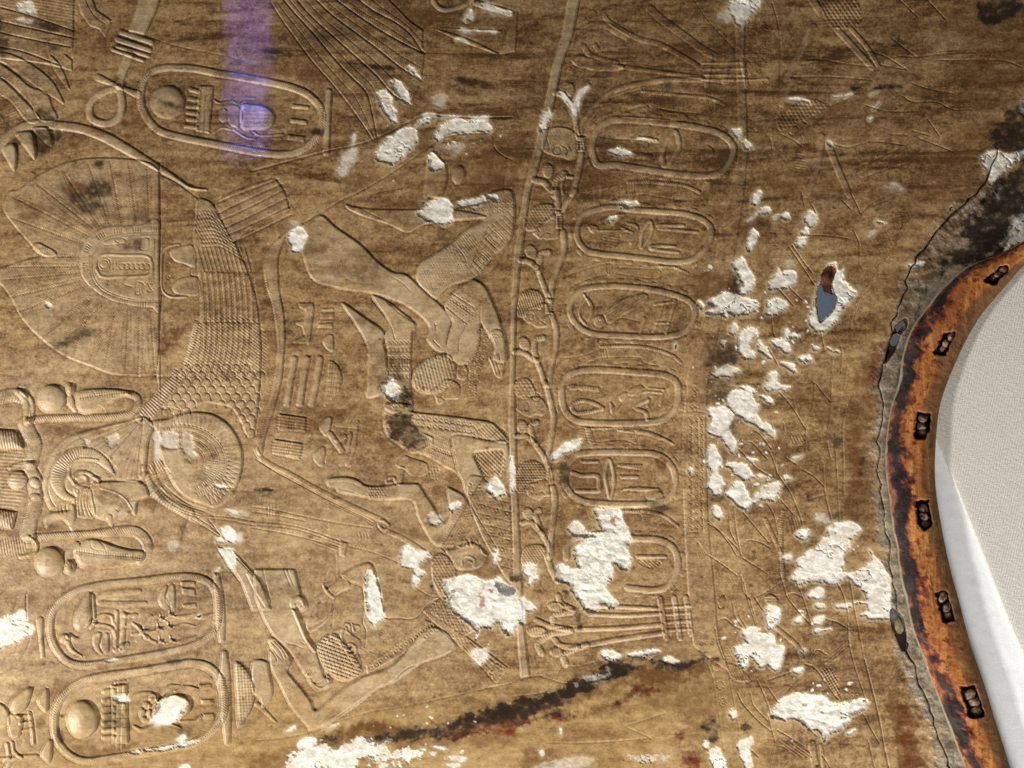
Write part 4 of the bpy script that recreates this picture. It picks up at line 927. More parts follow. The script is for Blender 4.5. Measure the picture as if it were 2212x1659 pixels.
# ================================================================== right-hand field: incised lilies and lines
GK, RK = 2.2, 1.6
T(3, 0)
wd = '480,-40 740,-40 790,60 815,150 740,235 560,245 480,130'; part('dotted_leaf'); blob(wd, .8, 9); dots(wd, 38, 11, 1.3, row=28)
wd = '85,1010 200,920 330,850 480,890 520,930 300,1040 110,1130'; part('dotted_head'); blob(wd, .9, 9); dots(wd, 36, 10, 1.2, row=30)
groove('180,1150 200,1090 235,1085 265,1110 220,1170 180,1150', 9, .8); groove('300,1040 340,1070 290,1050', 9, .8); groove('100,1150 220,1210 300,1270', 9, .7); hatch('280,1190 400,1170 400,1240 290,1250', 100, 26, 7, .6); hatch('230,1330 320,1320 310,1500 240,1480', 10, 24, 7, .5)
for s, w in (('390,230 280,450 160,680', 66), ('210,690 120,900', 54), ('600,255 760,430 900,580', 56), ('370,-20 460,110', 70), ('460,1180 445,1340 390,1550 340,1680', 66), ('530,1260 600,1450 700,1680', 58), ('720,250 850,400 950,560', 40)):
    part('incised_stem'); ridge(s, w, 1.1, flat=True)
use(0)
for s in ('340,512 480,515 600,540 900,578', '200,668 500,662 900,690', '820,160 920,60 960,-20', '930,110 1000,20', '1130,-10 1300,150', '1370,-10 1540,170', '1070,330 1280,490', '1120,480 1280,492 1500,465 1800,450', '1240,715 1400,770 1600,805', '1160,828 1260,880 1450,880 1600,945 1760,945', '850,910 1000,955 1130,966 1300,958', '580,1248 700,1272 900,1222 1180,1252', '760,1455 950,1370 1150,1275', '800,1545 1000,1470 1220,1410', '820,760 700,845 530,920', '35,20 85,200 108,400 100,760', '860,340 830,420 1000,480 1200,600', '970,560 1140,590 1200,600', '1960,400 1850,600', '1500,520 2000,520 2200,580', '20,1190 40,1330 10,1470', '1480,520 1560,520', '1060,1160 1200,1165', '1250,1130 1400,1170', '1380,1030 1480,1170', '1300,1190 1600,1310'): groove(s, 9, .75)
T(3, 1)
for s in ('0,620 35,470 75,460', '160,430 130,500 105,600 80,710', '180,470 270,600 400,800', '210,460 300,590 385,700', '80,820 220,980', '160,800 300,935', '290,0 315,125', '265,60 200,200', '710,0 760,90 800,185', '800,185 900,100 1010,40', '850,135 1000,80 1130,20', '640,70 720,150', '740,330 790,460 792,640', '350,370 500,375 700,402', '930,650 990,580 1140,330 1230,210', '890,930 945,780 970,640 1100,440 1170,260', '745,1110 770,980 800,880 870,790 960,640', '760,1290 850,1080 960,900', '710,1180 730,1050 760,970', '630,1560 640,1400 630,1330', '660,1659 690,1500', '250,1480 380,1240', '0,900 60,780', '30,1000 40,1180 60,1250', '460,1210 480,1330', '380,110 420,190', '190,220 280,90', '350,650 480,530', '550,1560 560,1440', '250,1200 290,1290', '0,1340 80,1480'): groove(s, 9, .85)
dots('880,260 1100,230 1080,500 880,480', 34, 5, .5)
T(3, 2)
for s in ('550,-20 542,250 512,480 542,640', '582,560 600,850 612,1100 655,1659', '480,680 492,930 545,1160', '680,180 648,350 650,600 655,960', '605,230 640,80', '100,370 130,330 142,430 90,520 62,640', '35,330 52,450 30,560', '205,420 160,640', '100,70 210,200 325,390', '400,-10 392,160 330,372', '420,0 480,80 540,150', '0,560 40,640 90,780 200,950 295,1185', '110,1000 225,1130', '0,1040 55,1140 85,1290', '300,740 400,800 480,880', '160,640 240,690', '65,650 75,780', '330,370 310,520 220,540', '340,380 320,560', '350,1000 480,960'): groove(s, 9, .85)
part('incised_stem'); ridge('130,1100 112,1350 135,1690', 34, 1.2); ribs(spline(pts('130,1100 112,1350 135,1690')), 14, 18, .5, 7); part('incised_stem'); ridge('-20,1170 40,1300 105,1450', 34, 1.1); ribs(spline(pts('-20,1170 40,1300 105,1450')), 14, 18, .5, 7); use(0)
hatch('200,440 330,430 300,500 220,520', 65, 24, 6, .6); hatch('190,1150 300,1180 270,1290 200,1240', 75, 22, 6, .6); rings(scatter(pts('380,50 530,160 520,420 380,400'), 46), 9, .5, 6)
T(3, 3)
for s in ('600,60 650,160 690,310 690,430', '700,-20 742,250 790,500 832,720', '690,420 705,600 765,830 832,1030 852,1100', '830,1200 880,1300 960,1440', '105,-20 150,130 160,170 250,290 370,420', '230,20 300,180 370,400', '160,170 220,150 300,180', '500,370 600,400 690,450', '350,740 420,640 510,680', '320,760 420,810 600,1060', '0,960 80,1080', '80,1330 200,1400 330,1490 380,1560', '300,1270 420,1380', '0,1200 60,1430', '60,1430 20,1659', '640,1470 610,1659', '470,1550 540,1659', '150,1010 260,890', '0,900 200,830', '390,640 440,500', '0,130 90,70', '870,1430 920,1659'): groove(s, 9, .85)
groove('832,720 890,940 960,1230 1003,1470 1045,1659', 16, 1.4)
part('incised_stem'); ridge('380,1450 395,1560 425,1690', 66, 1.2, flat=True); part('incised_stem'); ridge('75,450 160,520 250,600 300,710', 40, 1.2); ribs(spline(pts('75,450 160,520 250,600 300,710')), 15, 20, .6, 7); part('incised_stem'); ridge('460,1460 480,1659', 30, 1.0); use(0)
lf = '500,760 520,660 600,580 690,560 692,640 600,720'; part('hatched_leaf'); blob(lf, .9, 9); hatch(lf, -40, 20, 6, .7); use(0)
lf = '460,830 545,800 600,900 620,1060 540,980'; part('hatched_leaf'); blob(lf, .8, 9); hatch(lf, 60, 24, 6, .7); hatch(lf, -30, 24, 6, .6); use(0)
bud(30, 210, 60, 46, 30); hatch('100,1420 300,1470 380,1560 200,1540', 35, 22, 6, .5); rings(scatter(pts('640,960 800,980 800,1060 700,1080'), 44), 13, .6, 6)
T(2, 3)
for s in ('1780,385 1845,370 1920,430 2005,475', '1905,230 1930,350 1985,430', '1975,250 1960,330 2025,445', '2000,40 2030,180 2105,420', '2050,180 2115,410', '2095,185 2180,150 2212,120', '2100,190 2160,280 2212,330', '2120,900 2180,1030 2240,1200', '1950,1010 2000,1110 2140,1260 2240,1340', '2060,1010 2090,1120 2212,1250', '2040,1480 2130,1560', '1780,200 1830,160 1850,230 1800,280 1775,230', '1755,450 1780,580 1830,720', '1985,0 2000,130 2060,200'): groove(s, 9, .85)
T(2, 2)
for s in ('1700,1180 1830,1300 1950,1420', '1690,1200 1780,1260 1880,1380 1940,1480', '1920,1080 1935,1250 1980,1480', '1880,1110 1880,1250 1940,1380', '2000,1110 2100,1230 2220,1370', '1985,1400 2050,1350 2150,1370 2240,1420', '1940,600 2040,500 2100,530 2200,640', '1960,560 2100,710 2240,800', '1780,1400 1760,1480', '1700,1480 1820,1560 1950,1659', '2090,400 2150,440 2240,560', '1990,1500 2212,1640'): groove(s, 9, .85)
dots('1740,1500 1850,1560 1930,1659 1760,1659', 30, 5, .6)
# ================================================================== bare plaster where the surface has flaked off
T(0, 0); loss('135,40 250,25 320,110 300,140 160,110', soft=5, amt=.8, depth=.8, rough=.4); loss('160,160 270,165 260,200 170,195', soft=5, amt=.7, depth=.6, rough=.3)
T(1, 0)
loss_s(('1130,1200 1200,1160 1310,1090 1360,1105 1385,1180 1380,1240 1290,1340 1180,1420 1090,1410 1035,1370 1060,1290', '1365,1095 1440,1000 1520,978 1565,1000 1500,1055 1420,1095', '1545,1210 1560,1130 1640,1060 1750,1038 1950,1048 2035,1090 2000,1140 1800,1150 1650,1172 1590,1215'))
loss_s(('1045,830 1080,785 1135,780 1170,860 1200,960 1228,1065 1170,1050 1100,960', '1165,715 1240,700 1290,780 1335,895 1275,870 1200,800', '1310,600 1350,572 1390,620 1412,670 1370,665'), depth=1.0, rough=.6)
loss_s(('1905,30 2000,40 2195,92 2185,125 2060,110', '1868,95 1872,172 1795,165 1832,105', '1780,248 2090,262 2080,278 1800,276', '1735,325 1840,345 1845,368 1750,356'), depth=.2, rough=.3, soft=2)
loss('730,1380 800,1290 872,1290 850,1400 760,1520 700,1490', soft=6, amt=.55, depth=.7, rough=.4); loss('1520,890 1580,805 1655,840 1600,945', soft=4, amt=.4, depth=.5, rough=.3); loss('1510,1310 1590,1370 1620,1460 1500,1470', depth=1.0, rough=.7, soft=1.5); loss('1550,1290 1700,1250 1800,1260 1740,1330 1620,1300', soft=5, amt=.4, depth=.5, rough=.4)
loss('1600,1000 1750,1008 1760,1022 1600,1020', depth=.3, rough=.3); loss('1850,1012 2010,1015 2010,1028 1860,1026', depth=.3, rough=.3); loss('840,1160 860,1150 850,1240 825,1255', amt=.7, depth=.4, rough=.3, soft=2)
T(2, 0)
loss('470,880 400,805 435,795 520,880 580,785 665,738 650,775 600,840 572,930 552,1010 528,1000', depth=.0, rough=.25, soft=1.5, fray=1.5)
loss_s(('840,1300 950,1292 1050,1330 950,1352 870,1330', '1090,1200 1180,1202 1258,1222 1170,1216', '1895,1118 1980,1108 1952,1205', '2000,1210 2085,1252 2050,1288 2000,1260', '310,930 332,985 300,1090 236,1142 262,1000', '1870,75 1885,20 2000,0 2125,-20 2135,60 2045,160 1970,225 1920,170'), depth=1.1, rough=.8)
loss('1780,140 1870,90 1890,190 1830,200', soft=5, amt=.5, depth=.4, rough=.4)
T(3, 0)
loss_s(('170,855 260,845 360,870 362,900 300,880 200,870', '510,1220 545,1225 560,1268 540,1275', '655,830 720,805 725,815 665,840', '880,820 950,790 900,815', '560,835 640,825 600,845', '900,945 960,895 920,940', '870,1030 900,1015 880,1035'), depth=.8, rough=.6, fray=2)
loss('1830,1370 1900,1310 1990,1300 2060,1330 2240,1290 2240,1340 2120,1430 1990,1530 1920,1600 1880,1470', amt=.8, depth=1.5, rough=1.7, soft=1.5); loss('2160,900 2260,820 2300,1000 2180,990', amt=.4, rough=1.5, soft=3)
loss('990,1620 1080,1590 1180,1640 1060,1650', amt=.35, soft=4, depth=.4)
T(0, 1); loss('385,965 415,955 448,985 430,1005 400,1000', depth=.8, fray=1.5)
T(1, 1)
loss_s(('1470,95 1590,60 1660,90 1690,160 1690,230 1640,275 1500,255 1440,222 1395,180 1480,135', '1745,95 1850,60 1965,42 1982,80 1900,122 1800,130', '1998,35 2085,24 2092,92 2058,92', '300,340 400,310 430,380 412,470 375,522 310,500 290,400'), depth=1.4, rough=.9)
loss('300,260 380,250 360,290 310,300', soft=4, amt=.4, depth=.3, rough=.2); loss('1840,130 1950,125 1900,165', soft=4, amt=.4, depth=.3, rough=.3); loss('1400,80 1470,70 1450,110', soft=3, amt=.5, depth=.3, rough=.3)
T(1, 2)
loss_s(('1080,35 1130,5 1150,-60 1220,-10 1252,60 1230,110 1192,160 1150,130', '1250,1445 1310,1408 1400,1460 1470,1472 1512,1500 1430,1542 1410,1600 1465,1640 1400,1670 1330,1590 1250,1560', '1670,1045 1740,1008 1755,1050 1700,1105', '1980,905 2060,818 2100,850 2155,930 2100,992 2030,972', '2070,1440 2102,1452 2070,1555 2035,1540', '970,1612 1015,1655 960,1659'), depth=1.5)
loss('1480,1150 1560,1120 1620,1200 1530,1220', soft=5, amt=.5, depth=.4, rough=.4); loss('1400,1440 1460,1450 1500,1480 1440,1480', soft=3, amt=.6, depth=.6)
T(2, 2); loss('-20,640 18,680 22,880 -8,905', depth=.6, rough=.5)
T(0, 2)
loss('1395,425 1530,430 1520,560 1390,550', soft=5, amt=.45, depth=.3, rough=.3); loss('1560,450 1650,430 1680,560 1700,640 1600,640', soft=6, amt=.25, depth=.3, rough=.2)
loss_s(('1905,1245 2000,1250 2035,1310 2030,1370 1930,1345', '1860,1345 1900,1322 1975,1372 1880,1375', '1890,1432 1990,1410 2045,1500 2000,1602 1930,1520'), depth=1.0, rough=.7, soft=1.5)
loss('1950,1085 2050,1090 2130,1120 2030,1125', depth=.4, rough=.4, soft=2); loss('1840,860 1940,880 2000,900 1900,900', amt=.7, depth=.3, rough=.3, soft=2); loss('1330,440 1380,430 1385,640 1340,640', amt=.5, soft=3, depth=.2, rough=.3); loss('1840,1620 1890,1590 1880,1659', depth=.5, rough=.5, amt=.7); loss('590,1230 612,1245 625,1280 600,1270', depth=.4, rough=.4); loss('930,470 1000,440 1010,520 940,550', amt=.35, soft=5, depth=.2, rough=.2); loss('720,490 780,500 770,550 725,540', amt=.4, soft=4, depth=.2, rough=.2)
loss('1450,1380 1530,1360 1520,1440 1450,1450', amt=.3, soft=6, depth=.2, rough=.2); loss('2030,1300 2095,1290 2090,1360 2040,1370', amt=.5, soft=4, depth=.3, rough=.3)
T(0, 3)
loss('-30,420 130,330 200,305 230,400 285,430 270,500 150,560 -30,620', rough=.7, depth=1.0)
T(0, 3); loss('1330,1180 1380,1090 1500,1040 1600,1090 1610,1140 1500,1250 1340,1300 1300,1250', depth=-.3, rough=.35, soft=3, amt=.85, own=False); loss_s(('985,1060 1050,1035 1110,1070 1060,1105', '1540,1400 1590,1370 1600,1410 1545,1440', '1260,1500 1400,1470 1530,1450 1690,1420 1680,1450 1500,1490 1300,1520', '1130,1525 1220,1510 1200,1545', '1565,1640 1640,1640 1640,1690 1560,1690'), depth=.3, rough=.4, soft=1.5)
loss('1705,345 1730,335 1720,360', depth=.2, rough=.2, fray=1); loss('910,730 1000,710 960,750', soft=3, amt=.6, depth=.2, rough=.2)
T(1, 3)
loss('965,-20 1020,0 1070,160 1092,270 1092,370 1010,432 955,300 945,100 940,0', depth=1.0, rough=.7)
loss('1620,50 1720,10 1850,-20 1950,30 2050,40 2100,0 2160,60 2240,110 2280,300 2240,470 2172,512 2100,400 2050,450 1960,450 1905,545 1890,470 1750,350 1660,230', depth=2.2, rough=1.5)
loss('255,1340 330,1290 345,1315 290,1352', depth=.6, rough=.5); loss('580,1310 720,1270 700,1295 620,1315', amt=.6, depth=.3, rough=.3, soft=2)
loss('360,1450 420,1390 510,1402 512,1460 450,1500 370,1500', depth=.8, rough=.7, soft=2)
loss('320,1560 400,1520 580,1462 690,1512 760,1470 800,1430 900,1398 970,1432 1050,1440 1130,1418 1150,1490 1250,1522 1400,1510 1392,1600 1200,1612 1000,1602 900,1582 750,1690 280,1690', depth=.7, rough=1.0, fray=15, amt=.95)
loss_s(('1510,1472 1640,1482 1632,1508', '1500,1522 1562,1530 1530,1562', '1650,1552 1812,1562 1790,1602 1680,1602', '1650,1620 1760,1630 1700,1670', '1420,1490 1480,1500 1430,1510', '1060,1620 1150,1630 1080,1665'), depth=.4, rough=.5, fray=4)
loss('1870,650 1980,640 2000,700 1940,762 1890,720', soft=2.5, amt=.85, depth=.3, rough=.4); loss('1360,0 1410,20 1380,90 1360,40', depth=.6, rough=.5)
T(2, 1)
loss_s(('920,92 1000,78 1085,100 1050,132 980,142', '830,228 900,208 902,240 842,256', '1600,948 1640,945 1642,1002 1615,1000', '1735,1560 1830,1508 1920,1508 1972,1550 1900,1582 1770,1602', '2040,422 2070,328 2112,348 2112,420 2062,525 2030,490', '2070,85 2100,18 2152,5 2122,110 2080,112', '2130,172 2190,128 2230,172 2180,195', '2118,1352 2160,1288 2230,1400 2240,1445', '1800,1312 1850,1288 1832,1345', '1870,1170 1920,1128 1965,1160 1942,1222 1888,1222'))
loss('1405,1320 1418,1310 1415,1355 1408,1355', depth=.3, rough=.2, fray=.8)
loss('1910,622 1978,568 2002,612 2062,690 2088,760 2080,822 2020,892 1970,872 1990,800 1950,720', depth=2.0, rough=1.3); loss('1690,942 1800,888 1850,878 1930,900 2080,928 2122,980 2062,1052 1930,1062 1858,1040 1850,1085 1780,1050 1640,1052 1740,1002', depth=2.2, rough=1.5); loss('1955,1222 2030,1178 2112,1190 2092,1260 2050,1340 2092,1400 2040,1442 1988,1432 1938,1320', depth=1.8, rough=1.1); loss('2030,250 2120,180 2060,260', amt=.5, soft=2, depth=.6)
T(3, 1)
loss_s(('310,232 340,168 400,180 422,242 390,305 350,290 318,262', '230,462 268,400 332,388 322,442 258,478', '115,212 160,182 185,222 150,248', '278,340 330,318 345,360 290,372', '0,790 60,700 90,648 112,692 200,680 242,722 210,802 100,832 15,842', '-10,940 90,920 160,950 150,1012 50,1052 -10,1055', '28,1292 120,1270 130,1200 170,1188 182,1250 160,1290 192,1350 150,1402 90,1340 30,1312', '180,1242 292,1224 200,1268', '380,1330 432,1328 432,1362 378,1352', '515,1348 622,1380 560,1388', '258,1442 320,1408 385,1450 300,1468', '98,1482 150,1462 244,1530 222,1565 160,1520', '5,1572 60,1552 92,1600 62,1670 0,1670', '928,250 1018,262 960,272', '1558,130 1592,123 1572,148'))
loss('850,400 880,350 930,335 900,380', amt=.5, depth=.5, rough=.4, fray=1.5); loss('25,220 90,190 80,240 40,250', amt=.4, soft=3, depth=.4, rough=.4); loss('150,620 200,590 230,650 170,670', amt=.4, soft=3, depth=.4, rough=.4)
loss('1215,630 1300,600 1350,605 1340,635 1250,660', amt=.8, rough=1.4)
loss('2120,230 2190,190 2280,200 2280,380 2130,440 2000,480 1970,440 2060,370', amt=.62, rough=2.2, fray=8, depth=1.2); loss('2040,480 2080,470 2060,540 2010,590', amt=.6, rough=1.2)
T(2, 2)
loss('710,1112 760,1072 920,1080 952,1170 982,1230 1022,1290 1012,1380 980,1412 1022,1490 1000,1602 940,1592 870,1560 865,1659 800,1759 872,1829 905,1900 860,1934 760,1899 740,1949 650,1969 600,1919 500,1759 400,1700 388,1592 440,1548 510,1592 592,1602 528,1480 560,1410 640,1342 780,1322 620,1322 640,1280 780,1292 768,1230', depth=2.6, rough=1.8)
loss('488,1252 540,1192 602,1220 612,1280 560,1312 500,1292', depth=1.6)
loss_s(('340,642 400,560 530,490 602,478 560,560 460,602 368,668', '90,1560 150,1548 212,1590 202,1700 120,1659', '1518,740 1552,728 1540,780', '2038,652 2080,635 2118,655 2080,684'), depth=1.2, rough=.8)
loss_s(('1690,222 1760,198 1880,220 1902,310 1860,402 1942,500 1908,605 1830,500 1780,452 1692,420 1722,330', '1848,150 1920,58 2050,58 2100,150 2132,200 2120,270 2230,370 2230,415 2080,352 1960,272 1870,202', '1680,562 1740,528 1802,620 1812,700 1780,760 1822,820 1802,932 1750,952 1700,902 1688,830 1722,760 1678,680', '1848,702 1950,678 2040,720 2102,802 2010,822 1900,752', '1858,932 1950,848 2020,920 2072,1030 2010,1082 1900,1012', '2078,992 2140,900 2230,858 2230,985 2100,1022', '1728,1082 1770,1052 1822,1110 1800,1182 1750,1152', '1870,0 1950,20 2050,22 2120,90 2230,125 2240,170 2150,110 2040,60'), depth=1.8, rough=1.2)
loss('2110,780 2230,805 2230,830 2120,812', depth=.6)
T(3, 2)
loss_s(('-10,380 60,412 50,468 -10,450', '135,792 210,800 202,825 148,822', '-10,872 100,858 112,910 50,1005 -10,992', '-10,-10 100,0 190,20 180,48 60,52 -10,60', '128,1492 212,1468 180,1525', '228,1300 290,1268 372,1278 330,1332 288,1342'), depth=1.3)
loss('212,632 300,618 232,650', depth=.5, rough=.4, fray=1.5)
loss('500,1262 560,1200 700,1188 805,1250 790,1292 722,1332 702,1422 650,1472 642,1640 600,1700 240,1700 240,1620 300,1590 248,1530 330,1472 420,1410 480,1322 532,1340', depth=1.2, rough=.8); loss('740,1680 830,1580 900,1532 878,1438 932,1500 992,1590 1020,1700', depth=1.4, rough=1.2); loss('390,1140 460,1120 540,1180 500,1220', soft=4, amt=.4, depth=.4, rough=.5)
T(3, 3)
loss('300,-25 240,0 270,72 420,30 562,62 690,20 762,72 832,130 852,210 738,230 742,242 842,242 852,320 765,350 840,342 900,372 1000,378 1062,352 1052,250 1062,120 1050,0 900,-30', depth=1.4, rough=1.1)
loss_s(('-10,270 100,280 92,370 30,465 -10,430', '-10,510 50,520 70,590 135,622 100,792 50,812 -10,740', '358,150 440,98 482,150 440,192 348,182', '408,250 480,238 492,272 428,284', '588,250 712,238 700,278 598,282', '228,382 300,328 292,392 240,405', '398,372 482,348 450,415 408,412', '678,1362 752,1328 720,1368', '208,812 300,788 280,842 218,832', '400,470 540,455 480,480 410,490'), depth=1.2, rough=.8, fray=2.5)
loss('20,1182 150,1048 320,1030 480,1050 570,1092 680,1112 832,1058 842,1152 730,1202 630,1332 520,1372 488,1425 468,1360 350,1312 200,1242 45,1235', depth=2.4, rough=1.8); loss('280,640 330,630 310,680', amt=.4, soft=2, depth=.3)
T(2, 3)
loss_s(('-20,150 30,200 100,188 182,230 218,270 180,312 110,300 100,405 50,390 -20,405', '138,-20 192,-10 160,92 128,70', '760,672 850,648 930,670 942,712 850,738 788,712', '1000,672 1140,652 1285,645 1140,692 1020,704', '1298,722 1360,698 1442,740 1340,758', '600,882 720,840 800,852 808,788 852,796 830,862 750,912 638,915', '1658,1432 1690,1428 1702,1490 1668,1484', '1698,1522 1770,1468 1842,1580 1842,1700 1760,1700 1708,1560', '1958,1432 2010,1408 2080,1388 2082,1440 2060,1502 2082,1602 2040,1700 1990,1622 1958,1530', '1868,1182 1922,1158 1942,1202 1908,1245'), depth=1.5)
loss('1990,482 2040,448 2140,450 2152,490 2240,530 2240,740 2140,785 2050,690 2032,762 1988,782 1928,622 2050,592 1998,550', depth=1.6); loss_s(('230,1522 270,1498 282,1550 248,1565', '410,1312 430,1318 432,1372 413,1372', '1130,690 1150,690 1140,712', '1180,690 1220,720 1200,725'), depth=.3, rough=.3, fray=1.5)
loss('200,1640 600,1560 700,1600 500,1690 240,1690', amt=.35, soft=6, depth=.3, own=False); loss('980,1540 1200,1560 1370,1550 1330,1600 1100,1600', amt=.4, soft=4, depth=.3, fray=8, own=False); loss('540,930 570,925 560,960', depth=.3)
# many tiny chips round the larger losses, too small to pick apart: one part
CHIPS = part('plaster_chips')
cen = gp('1580,620 1620,700 1640,760 1560,840 1610,880 1660,960 1560,960 1600,1050 1660,1060 1720,660 1700,740 1800,1190 1840,1270 1750,1290 1640,1390 1740,1540 1800,1500 1030,1290 1300,1200 860,340 1000,280 850,1600 960,1600')
for k in range(330):
    q = cen[k % len(cen)] + RNG.normal(0, 34, 2); r = .8 + 2.6 * RNG.random() ** 2.5; a = RNG.random() * 3.1
    v = np.array([math.cos(a), math.sin(a)]) * r * (.5 + 1.8 * RNG.random())
    win, D = seg_dist(np.array([q]), np.array([q + v]), r + 5)
    m = smooth((r + EDGE_N[win] * .9 - D) / 1.6 + .4)
    WEAR[win][..., 0] = np.maximum(WEAR[win][..., 0], m * .9); H[win] -= m * 1.0; claim(win, m > .5)
N_LOSS_END = len(PARTS)
use(0)

# ================================================================== stains: 0 plaster, 1 brown resin, 2 red resin, 3 soot; set two: grey leather, cream, yellow varnish, darker top and right
def many(ch, items, **k):
    for s in items: stain(s, ch, **k)
T(0, 0)
many(1, ('1080,940 1150,920 1230,980 1290,1100 1240,1130 1150,1140 1120,1040', '1380,1170 1500,1180 1480,1220 1400,1210', '800,330 920,320 900,400 820,390', '1000,170 1100,150 1100,200 1010,200', '1880,620 2212,560 2212,700 1900,690', '200,100 620,220 620,300 300,240'), amt=.75, soft=9)
many(3, ('-20,150 60,180 90,300 60,480 -20,480', '280,190 450,200 600,240 590,290 400,260', '400,370 480,360 500,420 430,450', '0,980 50,1010 110,1090 60,1130 20,1060', '110,1190 160,1200 160,1330 130,1300', '280,1150 480,1130 540,1170 470,1280 380,1330 300,1260', '320,920 430,980 480,1035 360,1030', '1000,660 1030,650 1020,720 1000,715', '1290,1110 1330,1120 1345,1160 1300,1150', '1320,840 1440,880 1560,930 1480,925', '820,1410 890,1390 900,1440 850,1450', '780,1600 900,1560 980,1640 880,1690 760,1690', '1090,740 1190,760 1180,780 1100,765'), amt=.7, soft=9)
many(1, ('600,1250 680,1240 680,1290 610,1285', '800,1250 850,1250 850,1300 800,1290', '1080,1160 1130,1170 1100,1200', '1570,1320 1600,1310 1600,1345', '560,1600 680,1570 780,1659 640,1740 560,1680', '1140,1120 1200,1120 1170,1160', '1060,1050 1110,1060 1080,1090'), amt=.9, soft=5)
T(1, 0)
many(3, ('-60,420 300,450 520,490 900,540 1230,580 1230,615 900,570 500,520 200,475', '1730,660 1850,680 2060,740 2100,770 1980,770 1760,715', '500,1120 550,1120 540,1170 490,1150'), amt=.75, soft=6, fray=4)
many(1, ('1250,90 1500,100 1700,180 1520,220 1450,280 1300,200', '1550,230 1850,180 2160,200 2160,300 1700,310', '1700,480 1900,490 2120,560 2060,590 1800,540', '940,200 1090,240 1070,290 900,250', '1260,930 1500,950 1900,960 2240,980 2240,1010 1500,985', '1180,1060 1280,1040 1360,1060 1230,1160', '1400,1120 1480,1090 1540,1130 1480,1270 1390,1300', '1500,1500 1700,1400 2000,1300 2212,1250 2212,1659 1400,1659', '30,580 500,600 640,690 300,680', '1100,1060 1230,1080 1240,1150 1050,1180', '700,1560 900,1500 1100,1540 900,1659'), amt=.6, soft=14)
T(2, 0)
many(1, ('330,125 420,130 420,160 320,155', '350,310 440,350 440,380 370,340', '250,400 380,420 370,470 280,440', '900,70 1100,80 1080,150 900,140', '1040,400 1200,450 1200,500 1080,480', '1630,120 1750,110 1890,180 1800,215', '900,1060 1100,1070 1050,1120 920,1110', '700,290 900,310 800,330', '1400,450 1600,430 1700,480 1500,520', '750,1220 950,1250 900,1330 760,1310', '1250,960 1550,1020 1800,1080 1500,1070', '620,1460 1000,1480 1050,1540 620,1640', '0,1130 100,1160 90,1400 0,1500', '1640,420 1760,470 1750,500 1650,460'), amt=.6, soft=10)
many(3, ('750,1180 900,1200 860,1300 760,1330', '1230,1030 1400,1050 1300,1075', '1320,710 1370,720 1350,800 1320,780', '1000,800 1120,820 1100,840 980,830', '1840,1120 1900,1150 1910,1180', '1550,1500 1560,1500 1550,1510'), amt=.55, soft=6)
T(3, 0)
many(3, ('1830,0 2100,-20 2212,40 2080,180 1880,200 1800,100', '2010,1060 2030,960 2120,900 2240,860 2240,1280 2080,1300 1960,1280 1900,1200', '2240,1330 2120,1460 1960,1560 1920,1659 2240,1700', '890,770 1050,735 1150,750 1050,780', '1060,330 1130,340 1150,400 1080,370', '700,760 800,745 760,780'), amt=.9, soft=10, fray=8)
many(1, ('1820,200 2000,250 2240,280 2240,380 2000,330 1840,280', '1750,900 1950,870 2060,900 2050,950 1900,960 1780,940', '1900,1000 2000,990 1980,1080 1850,1090 1830,1050', '1850,1280 1900,1230 2000,1300 1900,1310', '1000,230 1250,160 1330,200 1100,300', '380,240 560,230 590,300 430,310', '440,170 500,130 560,220', '280,160 380,150 360,200 290,200', '560,900 720,900 800,960 620,1060 480,1130', '0,1480 80,1470 200,1540 300,1560 300,1659 0,1659', '440,1550 640,1560 640,1659 450,1659', '1700,580 1810,580 1800,640 1720,630', '1400,1600 1700,1640 1900,1600 1900,1750 1300,1700'), amt=.6, soft=14)
many(2, ('2140,310 2240,290 2240,370 2160,360', '1930,1040 1990,1050 1960,1080 1900,1070', '2060,1310 2180,1290 2120,1320'), amt=.6, soft=6)
many(1, ('60,0 110,0 130,60 100,300 120,560 130,800 90,790 90,400',), amt=.5, soft=8)
T(0, 1)
many(3, ('590,20 720,0 860,90 830,160 730,190 640,110', '470,1320 560,1250 700,1180 830,1170 800,1240 640,1300 500,1370', '1060,450 1200,420 1210,490 1080,490', '480,1390 560,1400 540,1440', '1880,1590 2010,1580 1990,1620'), amt=.6, soft=10)
many(1, ('1160,80 1250,60 1290,130 1270,220 1200,230', '1280,250 1350,250 1350,290 1290,290', '840,490 960,500 1040,520 880,520', '1060,680 1200,690 1190,730 1070,715', '1110,415 1180,415 1170,445', '1060,1560 1150,1560 1100,1580', '120,60 300,90 450,150 200,250', '1730,0 1850,20 1850,110 1740,80', '1350,0 1400,10 1395,900 1372,880', '1410,580 1480,590 1480,850 1410,830', '1700,640 2100,680 2150,700 1800,690', '0,370 80,380 60,400'), amt=.6, soft=12)
many(2, ('1390,30 1470,20 1510,80 1490,130 1420,110', '1390,1260 1460,1210 1540,1165 1590,1210 1560,1280 1480,1350 1390,1390'), amt=.75, soft=8, fray=8)
T(1, 1)
many(1, ('0,600 60,500 260,560 500,600 800,620 1000,640 900,700 500,690 200,660', '240,640 400,640 470,670 330,690', '540,770 740,780 740,800 600,790', '930,170 1300,130 1400,150 1100,175', '1000,160 1330,180 1320,220 1100,200', '250,450 500,430 700,560 500,580', '900,480 1000,520 1200,640 900,600', '-40,580 80,600 80,860 -40,840', '20,1215 150,1220 140,1250 40,1240', '850,1090 1000,1100 1080,1190 1000,1190', '1680,60 1900,0 2200,0 2190,120 1700,100', '1130,60 1440,20 1400,120 1150,130', '960,1500 1080,1480 1100,1640 980,1640', '780,960 950,1060 940,1100 800,1020', '1850,240 2000,250 1950,300'), amt=.6, soft=12)
